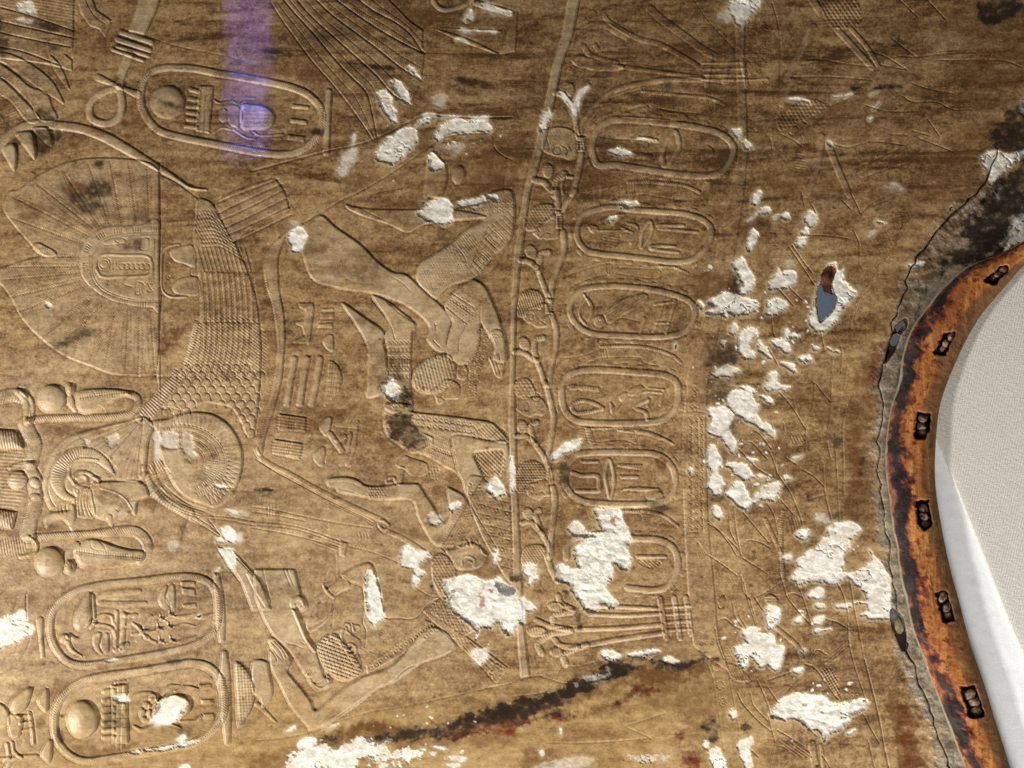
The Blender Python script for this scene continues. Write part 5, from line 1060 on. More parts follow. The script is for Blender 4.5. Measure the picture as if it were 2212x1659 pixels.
many(2, ('620,400 690,405 660,430', '1500,460 1580,450 1540,480', '1000,460 1200,450 1320,520 1100,480'), amt=.35, soft=10)
many(3, ('1110,1450 1260,1440 1250,1560 1290,1659 1110,1659',), amt=.6, soft=10); many(3, ('1095,1590 1140,1600 1150,1640 1110,1659',), amt=.9, soft=5)
T(2, 1)
many(1, ('640,230 800,190 900,200 800,260', '1270,370 1400,350 1400,390 1280,390', '800,350 930,340 920,380 820,390', '200,400 380,400 350,470 230,440', '650,700 900,740 1150,740 1160,790 900,800 680,790', '700,1440 1200,1470 1200,1560 800,1520', '150,0 300,0 330,110 200,90', '1700,150 1880,140 1860,270 1740,260', '1500,700 1900,720 1950,830 1750,900 1560,850', '1580,1330 1900,1250 2000,1400 1900,1520 1700,1659 1560,1659', '1200,1590 1400,1590 1380,1620', '1900,240 2100,200 2212,320 2212,700 2100,600 2050,520', '900,1100 1060,1120 1000,1150'), amt=.6, soft=14)
many(3, ('1880,870 1930,720 1960,770 1950,830 1990,880 1970,910', '1700,1300 1950,1280 1960,1450 2000,1480 1960,1520 1700,1600 1680,1420', '1690,1600 1900,1600 1900,1700 1680,1700', '2120,260 2230,240 2230,330 2150,320', '2110,1160 2140,1200 2100,1210', '1150,800 1350,820 1250,830'), amt=.7, soft=10)
many(3, ('660,1325 730,1330 710,1365 660,1360',), amt=.5, soft=6)
T(3, 1)
many(3, ('380,20 560,0 700,20 620,120 500,160 430,90',), amt=.5, soft=14, fray=10)
many(1, ('1540,40 1680,20 1780,90 1650,220 1560,330 1480,300 1500,180', '1260,500 1330,400 1500,350 1580,330 1540,420 1380,560 1250,560', '1100,650 1180,690 1120,830 1050,960 980,1090 870,1220 900,1150 1000,950', '1010,850 1150,840 1240,900 1150,1000 1000,1120', '770,1500 900,1330 960,1400 950,1659 760,1659', '400,350 560,340 720,400 500,410', '0,1060 130,1060 100,1180 0,1150'), amt=.7, soft=14)
many(2, ('920,1330 960,1440 940,1659 860,1659 880,1400', '540,640 570,640 580,680 550,750 545,850 500,850 460,800 450,740 490,680'), amt=.8, soft=10)
many(2, ('960,1240 1040,1200 1020,1300 930,1420 840,1659 780,1659 830,1420',), amt=.35, soft=12)
T(0, 2)
many(1, ('1370,290 1440,270 1450,300 1390,330', '1130,630 1170,630 1170,665 1130,662', '1040,590 1130,600 1120,615 1050,610', '840,900 960,920 1100,960 1100,1060 1000,1060 840,1000', '640,1560 760,1560 1000,1540 1100,1520 1000,1580 800,1600', '360,1220 640,1250 560,1280 340,1280', '1000,1480 1220,1480 1220,1530 1050,1530', '380,340 900,400 600,440 420,430', '0,330 30,350 20,370', '1250,990 1350,1020 1330,1070 1240,1040'), amt=.65, soft=8)
many(3, ('1800,590 1870,595 1860,640 1810,635', '1960,915 2080,920 2230,910 2230,935 2000,940', '1000,1090 1025,1095 1010,1110', '1570,1200 1620,1185 1580,1340 1560,1340', '1310,880 1400,960 1440,1010 1400,1000'), amt=.6, soft=4)
T(1, 2)
many(3, ('1060,-40 1120,-20 1090,30 1060,20', '1210,50 1290,20 1340,80 1320,230 1260,250 1240,150 1180,160', '1150,250 1290,230 1360,330 1440,420 1450,500 1380,570 1250,520 1160,430 1130,360', '-20,905 90,900 170,915 80,935 -20,935'), amt=.8, soft=8, fray=9)
many(1, ('370,860 430,845 440,880 410,895 370,885', '655,945 720,945 745,975 720,998 690,985', '1080,620 1230,590 1290,570 1200,640', '1000,440 1130,480 1260,540 1130,600 1000,520', '400,170 700,200 860,170 850,220 600,290 420,260', '900,200 1000,250 1000,450 950,400', '20,400 160,100 200,40 120,330 60,560', '180,280 420,280 600,330 500,400 280,400', '1290,30 1440,90 1500,200 1340,180', '1740,250 2100,300 2180,330 1850,320', '1250,1270 1430,1260 1500,1330 1340,1330', '1830,1520 2000,1480 2100,1560 2100,1659 1800,1659', '400,1400 600,1440 690,1530 500,1500', '1060,890 1200,900 1210,960 1110,960', '1640,760 1740,770 1760,900 1680,880', '1450,870 1600,900 1680,1000 1650,1040'), amt=.6, soft=10)
T(2, 2)
many(1, ('370,240 520,280 580,340 480,480 390,440', '300,300 60,290 20,330 200,340', '980,250 1060,260 1030,300 980,290', '460,610 700,640 780,720 560,740 480,800', '240,400 270,405 260,440 235,440', '400,1180 500,1120 640,1080 680,1160 520,1200 420,1340', '380,1330 480,1300 500,1360 460,1560 400,1560', '900,1130 1030,1150 1010,1230 960,1200', '500,700 780,680 780,880 500,880', '1250,630 1330,640 1320,700 1280,735 1230,690'), amt=.6, soft=12)
many(1, ('1235,630 1290,622 1335,650 1318,700 1275,735 1245,690',), amt=.95, soft=4)
many(3, ('1700,-20 1900,-20 1900,60 1830,150 1700,140', '1880,330 1950,320 1940,600 1890,620', '1680,920 1780,960 1830,1000 1700,1010', '1780,540 1860,560 1850,680 1790,700', '2020,1040 2080,1010 2130,1060 2080,1120', '420,700 480,720 480,900 540,980 470,950 400,840', '1160,1030 1300,1010 1360,1060 1280,1130 1170,1110', '640,1500 700,1480 720,1540 650,1570'), amt=.6, soft=9, fray=8)
many(2, ('835,1110 870,1110 905,1215 890,1235 850,1190',), amt=.95, soft=4)
T(3, 2)
many(3, ('565,470 620,450 630,510 580,550 555,520', '320,950 350,940 380,1000 340,1010', '800,660 830,640 815,780 795,780', '320,1290 380,1260 385,1300 340,1330'), amt=.7, soft=5)
many(1, ('720,540 830,530 830,620 780,800 760,930 720,930 700,700', '690,1000 800,990 830,1080 760,1190 690,1180', '720,120 960,100 960,300 780,500 720,420', '200,30 520,60 540,340 300,200'), amt=.75, soft=8)
many(2, ('790,800 860,830 880,980 820,1010 780,900',), amt=.25, soft=8)
T(0, 3)
many(1, ('1200,290 1330,265 1390,300 1370,335 1290,340 1230,320', '740,165 800,155 820,195 760,205', '240,185 330,180 310,220 240,225', '310,1230 370,1200 385,1280 330,1310', '230,890 260,900 250,925 215,920', '1380,610 1450,600 1430,660 1380,650', '250,600 330,610 310,660', '1680,650 1730,655 1710,690', '900,760 1350,760 1240,800 900,830', '480,900 600,930 480,1090 430,1060', '600,1470 900,1480 1200,1440 900,1560 700,1560'), amt=.7, soft=6)
many(3, ('900,1080 990,1080 1060,1140 1050,1300 930,1290 890,1180', '1450,715 1560,720 1540,745 1480,740', '1540,1290 1650,1290 1660,1370 1580,1390', '500,1330 540,1400 560,1450 520,1440'), amt=.55, soft=6, fray=7)
T(1, 3)
many(3, ('585,1330 610,1360 690,1380 700,1430 690,1500 660,1490 640,1440 590,1430', '940,1420 1130,1350 1150,1420 960,1430', '1510,90 1550,100 1550,145 1520,140', '1670,110 1730,115 1720,200 1690,160', '1900,1190 2060,1150 2230,1140 2230,1220 2060,1230 1930,1250', '2080,60 2230,80 2230,160 2150,170'), amt=.9, soft=6, fray=7)
many(1, ('-30,1570 150,1530 330,1490 350,1530 290,1700 -30,1700', '1140,1320 1280,1270 1430,1245 1470,1380 1300,1505 1170,1500 1145,1430', '0,95 200,90 370,110 390,170 200,170 20,165', '600,1350 900,1330 1140,1350 1140,1420 900,1400 700,1390', '1440,1380 1900,1380 2230,1360 2230,1460 1800,1480 1500,1470', '600,1220 720,1170 700,1230 640,1260', '1900,560 1930,470 2050,480 2120,530 2050,570', '1660,1150 1900,1130 2230,1040 2230,1110 1900,1190 1700,1180'), amt=.6, soft=9, fray=8)
many(2, ('1500,1345 1620,1285 1700,1262 1850,1240 1930,1200 2100,1215 2230,1130 2230,1345 1950,1352 1800,1412 1650,1395 1560,1380',), amt=1.0, soft=6, fray=9)
many(1, ('1500,1345 1620,1285 1700,1262 1850,1240 1930,1200 1990,1250 1800,1350 1600,1380', '2100,1210 2230,1150 2230,1230 2120,1250'), amt=.9, soft=8, fray=10)
many(2, ('1910,120 1970,95 1985,180 1980,270 1945,290 1920,220', '1985,110 2050,120 2040,160 1990,150'), amt=.9, soft=5)
T(2, 3)
many(2, ('-20,1290 250,1200 330,1180 460,1190 600,1170 500,1250 200,1255 -20,1330', '940,1042 1050,970 1150,950 1232,990 1100,1045 980,1062', '1450,1440 1490,1480 1560,1470 1610,1659 1490,1700', '1410,1370 1470,1355 1482,1410 1420,1432', '860,1090 930,1090 900,1130'), amt=1.0, soft=6, fray=8)
many(1, ('-20,1100 300,1110 430,1115 460,1190 300,1210 -20,1200', '1290,900 1400,885 1450,965 1350,1045 1290,1010', '1030,980 1140,950 1200,990 1080,1010', '400,1120 340,1080 420,1060', '1400,790 1560,740 1640,740 1540,820 1420,810', '1430,1180 1530,1190 1520,1260 1440,1240', '600,1170 820,1120 800,1160 620,1220', '600,1160 900,1080 1000,1080 800,1190', '1560,890 1660,900 1700,960 1600,960', '100,1540 330,1470 430,1500 350,1659 100,1659'), amt=.75, soft=8, fray=9)
many(3, ('535,335 590,335 620,400 605,445 540,445', '440,125 490,130 480,170 450,165', '340,1030 450,950 560,915 562,965 440,1040 380,1090', '700,790 830,740 1000,688 1200,695 1300,722 1430,758 1650,672 1690,695 1600,765 1400,805 1290,790 1100,738 850,782 780,832', '1620,660 1670,650 1670,690', '1640,1230 1740,1220 1800,1400 1680,1420', '340,1030 280,1080 320,1120 400,1080', '1960,1290 2040,1290 2040,1360 1970,1350', '1690,700 1780,690 1780,730 1720,730', '0,0 60,10 40,60 0,60'), amt=.8, soft=7, fray=7)
many(1, ('1600,880 1710,880 1740,1000 1740,1350 1640,1390 1620,1180', '560,760 840,720 820,840 600,850', '300,1300 800,1310 900,1400 400,1420', '1100,1440 1170,1450 1160,1540 1090,1540', '0,1000 300,970 330,1040 0,1090'), amt=.5, soft=14, fray=10)
T(3, 3)
many(1, ('1045,995 1180,990 1180,1020 1130,1050 1130,1090 1220,1140 1260,1200 1300,1290 1260,1360 1300,1480 1380,1640 1420,1700 1160,1700 1100,1400 1050,1200 1035,1100', '960,400 1010,400 1000,520 960,560', '830,620 880,640 880,700 820,690', '900,880 950,870 940,910 890,935', '700,550 770,560 770,630 720,630'), amt=.95, soft=5, fray=5)
many(2, ('1100,1100 1180,1110 1300,1290 1250,1350 1300,1500 1350,1640 1200,1640 1120,1300', '350,1150 420,1150 480,1170 430,1210 340,1205', '520,1210 560,1215 540,1240'), amt=.6, soft=6, fray=6)
many(3, ('420,1630 440,1630 440,1659 420,1659', '310,1550 340,1560 320,1580'), amt=.8, soft=3)
stain(gp('680,1600 800,1560 900,1572 1000,1545 1106,1518 1180,1500 1260,1450 1330,1425 1420,1442 1500,1420 1525,1432 1500,1470 1400,1482 1330,1492 1240,1522 1150,1548 1060,1574 980,1594 860,1606 760,1622'), 1, 1.0, 9, 7)
stain(gp('930,1575 1010,1545 1106,1515 1190,1495 1260,1455 1320,1430 1380,1440 1300,1480 1200,1515 1106,1540 1000,1575'), 3, .95, 8, 9)
stain(gp('840,1590 1000,1548 1106,1522 1200,1512 1240,1520 1120,1552 1000,1580 900,1600'), 3, .8, 10, 9)
stain(gp('1420,1300 1500,1430 1540,1440 1550,1560 1500,1650 1470,1540 1380,1500'), 1, .5, 14, 12)
T(3, 1)
many(3, ('1890,-20 2240,-20 2240,190 2110,230 2060,400 1960,520 1780,620 1620,660 1500,690 1440,660 1640,440 1800,180',), amt=1.0, soft=12, fray=14)
many(1, ('1600,0 1900,-20 1860,200 1700,450 1500,620 1350,760 1250,700 1400,480 1520,250', '1200,1000 1160,1180 1060,1300 980,1500 960,1659 880,1659 940,1400 1060,1150'), amt=.75, soft=18, fray=12)
T(3, 0)
many(1, ('1500,0 2240,-20 2240,1000 2000,1200 1880,1400 1700,1659 1300,1659 1500,1300 1750,900 1650,500',), amt=.55, soft=50, fray=16)
T(3, 2)
many(1, ('700,300 920,200 900,700 920,1100 850,1300 760,1000',), amt=.55, soft=16, fray=14)
# spatter of small brown drops
for k in range(360):
    x, y = RNG.random() * 2000, RNG.random() * 1659
    r = 1.0 + 3.0 * RNG.random() ** 3
    win, D = seg_dist(np.array([[x, y]]), np.array([[x + r * .8, y + r * .5 * (RNG.random() - .5)]]), r + 3)
    WEAR[win][..., 1] = np.maximum(WEAR[win][..., 1], .85 * smooth((r + .8 + EDGE_N[win] * .5 - D) / 1.8))
# yellowed varnish over the lower strip and the lower left; pale cream ground of the lower left
T(0, 3); stain(gp('-60,1620 100,1590 400,1560 650,1555 830,1520 1100,1480 1300,1455 1500,1430 1545,1440 1550,1700 -60,1720'), 2, .62, 60, 14, WEAR2)
stain(gp('-60,1490 300,1500 520,1480 700,1480 760,1560 560,1640 -60,1700'), 2, .5, 60, 14, WEAR2)
stain(gp('-60,800 300,830 560,900 700,1000 1000,1100 1060,1300 900,1480 500,1520 -60,1560'), 1, .12, 120, 30, WEAR2)
# grey lacquered leather between panel and rail
grey = gp('2240,395 2160,395 2105,415 2060,452 1990,535 1962,585 1940,640 1922,690 1908,740 1893,800 1886,830 1890,870 1886,920 1884,980 1886,1030 1890,1075 1894,1130 1900,1180 1908,1240 1917,1290 1924,1325 1942,1405 1955,1440 1970,1480 1985,1520 2000,1570 2015,1620 2040,1720 2300,1720 2300,395')
stain(grey, 0, 1.0, 16, 14, WEAR2)
T(3, 1)
crack = gp('2160,320 2120,405 2060,460 1990,545 1966,590 1950,640 1932,690 1920,740 1905,800 1897,830 1908,870 1901,920 1899,980 1900,1030 1905,1075 1910,1130 1920,1180 1926,1240 1935,1290 1938,1325 1960,1405 1976,1440 1985,1470 1997,1505 2014,1550 2030,1600 2052,1659 2070,1720')
cr = spline(crack)
cr = cr + np.stack([np.interp(np.arange(len(cr)), np.arange(0, len(cr) + 5, 5), RNG.normal(0, 2.6, len(np.arange(0, len(cr) + 5, 5)))), 0 * cr[:, 0]], 1)
win, D = seg_dist(cr[:-1], cr[1:], 40)
wv = .5 + 2.0 * np.clip(MID_N[win] + .25, 0, 1) + 1.8 * smooth((640 - GY[win]) / 120)
H[win] -= 6 * smooth(1.2 - D / (wv + .8))
WEAR[win][..., 3] = np.maximum(WEAR[win][..., 3], .8 * smooth(1.3 - D / wv))
X, Y = GX[win], GY[win]
gb = WEAR2[win][..., 0]
H[win] += gb * (fbm(X, Y, 13, 19, 61, 4, .6) * (5 + 5 * smooth((700 - Y) / 150)) + 2.0) * smooth((46 - D) / 12)
WEAR2[win][..., 1] = np.maximum(WEAR2[win][..., 1], gb * .75 * smooth((34 - D) / 16) * smooth((fbm(X, Y, 30, 44, 71, 3) + .22) * 3.5))

# ---- places where the sheet is pierced
def pierce(s):
    p = spline(pts(s), True); win, sd, ins = signed(p, 6); HOLE[win] |= (sd + EDGE_N[win] * .8) > 0
    H[win] -= 1.6 * smooth((sd + 5) / 5); return p
T(3, 1)
loss('520,630 580,618 612,690 655,665 642,780 752,850 748,910 652,990 602,1090 532,1172 430,1205 362,1160 368,1050 398,970 428,830 480,700', depth=1.8, rough=1.2)
HOLES = [pierce('465,715 500,655 548,640 582,680 556,760 548,850 588,930 550,1030 500,1080 452,1120 432,1050 420,950 430,850 452,790')]
sl = '1190,1090 1202,1160 1130,1255 1105,1360 1010,1485 1022,1380 1062,1250 1112,1150'
sink(sl, 5.0, 16); win, sd, ins = signed(spline(pts(sl), True), 6); WEAR[win][..., 3] = np.maximum(WEAR[win][..., 3], smooth((sd + 2) / 3))
HOLES.append(pierce('1112,1150 1160,1128 1172,1170 1132,1215 1102,1190'))
HOLES.append(pierce('1072,1262 1110,1230 1130,1242 1124,1300 1076,1332 1052,1302'))
T(3, 3); HOLES.append(pierce('1065,285 1110,300 1165,370 1190,480 1196,600 1165,655 1120,560 1085,480 1062,400'))
# ================================================================== shape of the sheet and the rail
def bend(gx, gy):
    u = (gx - 1106) / 1106; v = (gy - 829.5) / 829.5
    return 55 * np.clip(u, 0, 2) ** 2 - 60 * np.clip(-v, 0, 2) ** 2 + 26 * np.clip(v, 0, 2) ** 2
def world(gx, gy, b):
    """gx, gy: where the smooth sheet stands in the plan; b: how far it bows towards the front (tracing units)"""
    f = (CAM_D - b * U) / CAM_D
    return np.stack([(gx - 1106) * U * f, -b * U, (829.5 - gy) * U * f], -1)

st = []
for r, items in ((1, '2350,330 2420,520 2160,450 2212,640 1980,540 2090,770 1720,640 1960,920 1520,810 1830,1080 1360,1010 1720,1265 1230,1200 1645,1420 1160,1420 1585,1560 1125,1659 1545,1659'),
                 (2, '1060,200 1490,170 1030,400 1460,370 1012,600 1445,600 1020,800 1442,780 1050,1000 1458,980 1075,1250 1490,1180 1110,1400 1525,1370 1140,1659 1590,1659'),
                 (3, '1200,250 1655,230 1240,450 1705,430 1300,600 1765,640 1370,800 1835,840 1450,1000 1895,1020 1530,1220 1960,1240 1620,1450 2030,1450 1720,1700 2105,1700 1800,1900 2180,1900 1990,2400 2370,2400')):
    T(3, r); st.append(pts(items))
st = np.vstack(st); RL = spline(st[0::2], step=1.6); RR = spline(st[1::2], step=1.6)
def resample(p, n):
    L = np.concatenate([[0], np.cumsum(np.hypot(*np.diff(p, axis=0).T))]); t = np.linspace(0, L[-1], n)
    return np.stack([np.interp(t, L, p[:, 0]), np.interp(t, L, p[:, 1])], 1)
def match(st_):
    # same number of samples between stations on both edges
    A, B = [], []
    s = st_[0::2]; e = st_[1::2]
    def cr(p, i, k):
        p0 = p[max(i - 1, 0)]; p1 = p[i]; p2 = p[i + 1]; p3 = p[min(i + 2, len(p) - 1)]
        t = (np.arange(k) / k)[:, None]
        return 0.5 * (2 * p1 + (p2 - p0) * t + (2 * p0 - 5 * p1 + 4 * p2 - p3) * t ** 2 + (3 * p1 - p0 - 3 * p2 + p3) * t ** 3)
    for i in range(len(s) - 1):
        k = int(max(np.hypot(*(s[i + 1] - s[i])), np.hypot(*(e[i + 1] - e[i]))) / 1.7) + 1
        A.append(cr(s, i, k)); B.append(cr(e, i, k))
    return np.vstack(A), np.vstack(B)
RL, RR = match(st)

# cells to leave out: under the outer half of the rail, beyond it, and the pierced places
MIDL = RL * .62 + RR * .38
cut = np.vstack([MIDL, [[3000, 3000], [3000, MIDL[0, 1]]]])
BEYOND = inside(cut, (slice(0, NY), slice(0, NX)))
GONE = BEYOND | HOLE
wav = fbm(GX, GY, 420, 300, 81, 3) * 12
fine = fbm(GX, GY, 7, 7, 91, 3, .7)
cloth = fbm(GX, GY, 34, 5, 95, 3, .6)
RUB = smooth((H - .9) / 2.2)            # raised work is rubbed paler than the ground
WEAR2[..., 1] = np.maximum(WEAR2[..., 1], .38 * RUB * (1 - WEAR[..., 3]) * np.clip(.8 + MID_N, .2, 1.2))
H += wav + (fine * .42 + cloth * .35) * (1 - .4 * WEAR[..., 0]) + fbm(GX, GY, 60, 60, 97, 2) * 1.4
# worn softness: relief a little blunted in places
BASE = bend(GX, GY)
POS = world(GX, GY, BASE + H).astype(np.float32)
du = np.gradient(POS, axis=1); dv = np.gradient(POS, axis=0)
NRM = np.cross(dv, du); NRM /= np.linalg.norm(NRM, axis=2, keepdims=True)
NRM = NRM.astype(np.float32)

# ================================================================== materials
def mat(name):
    m = bpy.data.materials.new(name); m.use_nodes = True
    nt = m.node_tree; nt.nodes.clear()
    out = nt.nodes.new('ShaderNodeOutputMaterial'); b = nt.nodes.new('ShaderNodeBsdfPrincipled')
    nt.links.new(b.outputs[0], out.inputs[0])
    return m, nt, b
class N:
    def __init__(s, nt): s.nt = nt
    def link(s, a, b): s.nt.links.new(a, b)
    def _in(s, sock, v):
        if hasattr(v, 'is_linked') or isinstance(v, bpy.types.NodeSocket): s.nt.links.new(v, sock)
        else: sock.default_value = v
    def attr(s, name):
        n = s.nt.nodes.new('ShaderNodeAttribute'); n.attribute_name = name; return n
    def sep(s, c):
        n = s.nt.nodes.new('ShaderNodeSeparateColor'); s._in(n.inputs[0], c); return n.outputs
    def coord(s, scale=(1, 1, 1), rot=(0, 0, 0)):
        t = s.nt.nodes.new('ShaderNodeTexCoord'); m = s.nt.nodes.new('ShaderNodeMapping')
        m.inputs['Scale'].default_value = scale; m.inputs['Rotation'].default_value = rot
        s.link(t.outputs['Object'], m.inputs['Vector']); return m.outputs[0]
    def noise(s, vec, scale, detail=5, rough=.55, dist=0.0):
        n = s.nt.nodes.new('ShaderNodeTexNoise'); s.link(vec, n.inputs['Vector'])
        n.inputs['Scale'].default_value = scale; n.inputs['Detail'].default_value = detail
        n.inputs['Roughness'].default_value = rough; n.inputs['Distortion'].default_value = dist
        return n.outputs[0]
    def wave(s, vec, scale, dirn='X', dist=0.0, det=2.0, dsc=1.0):
        n = s.nt.nodes.new('ShaderNodeTexWave'); s.link(vec, n.inputs['Vector']); n.bands_direction = dirn
        n.inputs['Scale'].default_value = scale; n.inputs['Distortion'].default_value = dist; n.inputs['Detail'].default_value = det; n.inputs['Detail Scale'].default_value = dsc
        return n.outputs['Fac']
    def math(s, op, a, b=0.0, c=0.0, clamp=False):
        n = s.nt.nodes.new('ShaderNodeMath'); n.operation = op; n.use_clamp = clamp
        s._in(n.inputs[0], a); s._in(n.inputs[1], b); s._in(n.inputs[2], c); return n.outputs[0]
    def rng(s, v, a, b, lo=0.0, hi=1.0):
        n = s.nt.nodes.new('ShaderNodeMapRange'); n.interpolation_type = 'SMOOTHSTEP'; n.clamp = True
        s._in(n.inputs[0], v); n.inputs[1].default_value = a; n.inputs[2].default_value = b; n.inputs[3].default_value = lo; n.inputs[4].default_value = hi
        return n.outputs[0]
    def mix(s, f, a, b, mode='MIX'):
        n = s.nt.nodes.new('ShaderNodeMix'); n.data_type = 'RGBA'; n.blend_type = mode
        s._in(n.inputs[0], f); 
        for k, v in ((6, a), (7, b)):
            if isinstance(v, tuple): n.inputs[k].default_value = (*v, 1)
            else: s.link(v, n.inputs[k])
        return n.outputs[2]
    def bump(s, hgt, strength, dist):
        n = s.nt.nodes.new('ShaderNodeBump'); n.inputs['Strength'].default_value = strength; n.inputs['Distance'].default_value = dist
        s.link(hgt, n.inputs['Height']); return n.outputs[0]

def panel_material():
    m, nt, b = mat('gilded_gesso'); g = N(nt)
    w1 = g.attr('wear'); w2 = g.attr('tone')
    r, br, rd = g.sep(w1.outputs['Color'])[:3]; so = w1.outputs['Alpha']
    gr, cr_, ye = g.sep(w2.outputs['Color'])[:3]; top = w2.outputs['Alpha']
    c1 = g.coord(); cs = g.coord((6, 6, 60)); cs2 = g.coord((2.2, 2.2, 26))
    ca = g.coord((1, 1, 2.6)); cst = g.coord((1.6, 1.6, 13))
    patch = g.noise(ca, 13, 7, .64, .4); mid = g.noise(ca, 60, 6, .68, .3); spk = g.noise(c1, 620, 3, .7); streak = g.noise(cs, 3.2, 6, .65, .5); sbig = g.noise(cst, 6.5, 8, .68, .9)
    grit = g.noise(c1, 1500, 2, .7); mot = g.noise(c1, 230, 4, .7)
    t = g.math('MULTIPLY_ADD', patch, 1.05, -.525)
    t = g.math('MULTIPLY_ADD', mid, .9, g.math('ADD', t, -.45))
    t = g.math('MULTIPLY_ADD', streak, .55, g.math('ADD', t, -.275))
    t = g.math('MULTIPLY_ADD', mot, .78, g.math('ADD', t, -.39))
    t = g.math('MULTIPLY_ADD', spk, .85, g.math('ADD', t, -.425))
    t = g.math('MULTIPLY_ADD', grit, .3, g.math('ADD', t, -.15))
    t = g.math('ADD', t, .47); t = g.math('SUBTRACT', t, g.math('MULTIPLY', g.rng(sbig, .52, .72), .15))
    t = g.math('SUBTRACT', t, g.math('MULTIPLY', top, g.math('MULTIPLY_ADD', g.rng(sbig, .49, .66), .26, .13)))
    ramp = nt.nodes.new('ShaderNodeValToRGB'); el = ramp.color_ramp.elements
    el[0].position = 0.0; el[0].color = (.066, .0325, .012, 1); el[1].position = 1.0; el[1].color = (.59, .442, .240, 1)
    for p_, c in ((.20, (.143, .076, .029)), (.42, (.268, .161, .071)), (.62, (.378, .247, .116)), (.80, (.472, .330, .166))):
        e = el.new(p_); e.color = (*c, 1)
    g.link(t, ramp.inputs[0]); col = ramp.outputs[0]
    brk = g.math('ADD', g.math('MULTIPLY', mid, .6), g.math('MULTIPLY', mot, .8))          # breaks up every stain
    def fray(x, k=.75): return g.math('MULTIPLY', x, g.rng(brk, .62, 1.0, 1.0, 1.0 - k))
    col = g.mix(g.math('MULTIPLY', cr_, .85), col, g.mix(mot, (.46, .35, .20), (.74, .63, .44)))
    col = g.mix(ye, col, g.mix(g.math('ADD', g.math('MULTIPLY', streak, .5), g.math('ADD', g.math('MULTIPLY', mid, 1.1), g.math('MULTIPLY_ADD', mot, .9, -.75)), 0, True), (.17, .092, .026), (.47, .31, .11)))
    grey = g.mix(g.rng(mid, .35, .65), (.065, .054, .041), (.36, .315, .24)); grey = g.mix(g.rng(spk, .35, .65), g.mix(.5, grey, (.03, .026, .02)), grey)
    col = g.mix(g.math('MULTIPLY', gr, .93), col, grey)
    col = g.mix(fray(br, .6), col, g.mix(spk, (.085, .034, .010), (.15, .070, .024)))
    col = g.mix(fray(rd, .5), col, g.mix(g.rng(mid, .35, .65), (.032, .007, .004), (.17, .036, .010)))
    col = g.mix(fray(so, .8), col, (.020, .0135, .009))
    wcol = g.mix(g.rng(mot, .3, .7), (.52, .48, .405), (.84, .82, .77)); wcol = g.mix(g.rng(g.noise(c1, 330, 6, .75, 1.0), .53, .68, 0, .6), wcol, (.46, .38, .28)); wcol = g.mix(g.rng(mid, .50, .72, 0, .6), wcol, (.55, .45, .30))
    col = g.mix(r, col, wcol)
    col = g.mix(g.math('MULTIPLY', g.rng(so, .4, .9), .75), col, (.020, .0135, .009))
    col = g.mix(g.math('MULTIPLY', g.rng(rd, .55, .95), g.math('MULTIPLY', r, .85)), col, (.30, .085, .022))
    g.link(col, b.inputs['Base Color'])
    rg = g.math('MULTIPLY_ADD', mot, .25, .29); rg = g.math('ADD', rg, g.math('MULTIPLY', r, .35), 0, True); rg = g.math('SUBTRACT', rg, g.math('MULTIPLY', g.math('MAXIMUM', rd, br), .06)); rg = g.math('ADD', rg, g.math('MULTIPLY', so, .6), 0, True)
    g.link(rg, b.inputs['Roughness']); g.link(g.math('MULTIPLY_ADD', g.math('MAXIMUM', so, g.math('MULTIPLY', br, .5)), -.34, .40), b.inputs['Specular IOR Level'])
    hgt = g.math('ADD', g.math('MULTIPLY', spk, 1.0), g.math('ADD', g.math('MULTIPLY', grit, .5), g.math('MULTIPLY', g.noise(g.coord((1, 1, 4)), 420, 4, .6), .9)))
    g.link(g.bump(hgt, .20, .0006), b.inputs['Normal'])
    return m
def rail_material():
    m, nt, b = mat('bark_covered_wood'); g = N(nt)
    w1 = g.attr('wear'); dk, mr, be = g.sep(w1.outputs['Color'])[:3]; so = w1.outputs['Alpha']
    c1 = g.coord(); gl = g.coord((40, 40, 5)); nn = g.noise(gl, 6, 6, .6, .6); mid = g.noise(c1, 90, 6, .65); spk = g.noise(c1, 500, 4, .7); big = g.noise(c1, 26, 5, .6)
    col = g.mix(g.rng(big, .35, .65), (.17, .048, .012), (.34, .115, .027)); col = g.mix(g.rng(nn, .35, .7), col, (.47, .205, .055)); col = g.mix(g.rng(spk, .52, .75, 0, .6), col, (.20, .055, .012))
    col = g.mix(g.math('MULTIPLY', be, .9), col, g.mix(mid, (.030, .018, .009), (.12, .066, .030)))
    col = g.mix(mr, col, g.mix(g.rng(mid, .35, .65), (.085, .012, .008), (.27, .065, .016)))
    col = g.mix(g.rng(g.noise(c1, 210, 6, .75, .6),   .53, .64, 0, .8), col, (.05, .018, .009))
    col = g.mix(dk, col, g.mix(g.rng(mid, .35, .68), (.016, .011, .011), (.055, .038, .036)))
    ls = g.attr('tone'); col = g.mix(g.sep(ls.outputs['Color'])[0], col, g.mix(spk, (.13, .105, .075), (.42, .37, .27)))
    col = g.mix(so, col, (.012, .009, .007)); g.link(col, b.inputs['Base Color'])
    g.link(g.math('ADD', g.math('MULTIPLY_ADD', mid, .3, .32), g.math('MULTIPLY', be, .25)), b.inputs['Roughness']); g.link(g.math('MULTIPLY_ADD', dk, -.20, .28), b.inputs['Specular IOR Level'])
    g.link(g.bump(g.math('ADD', g.math('ADD', nn, g.math('MULTIPLY', spk, .5)), g.math('MULTIPLY', mid, 1.2)), .6, .0014), b.inputs['Normal'])
    return m
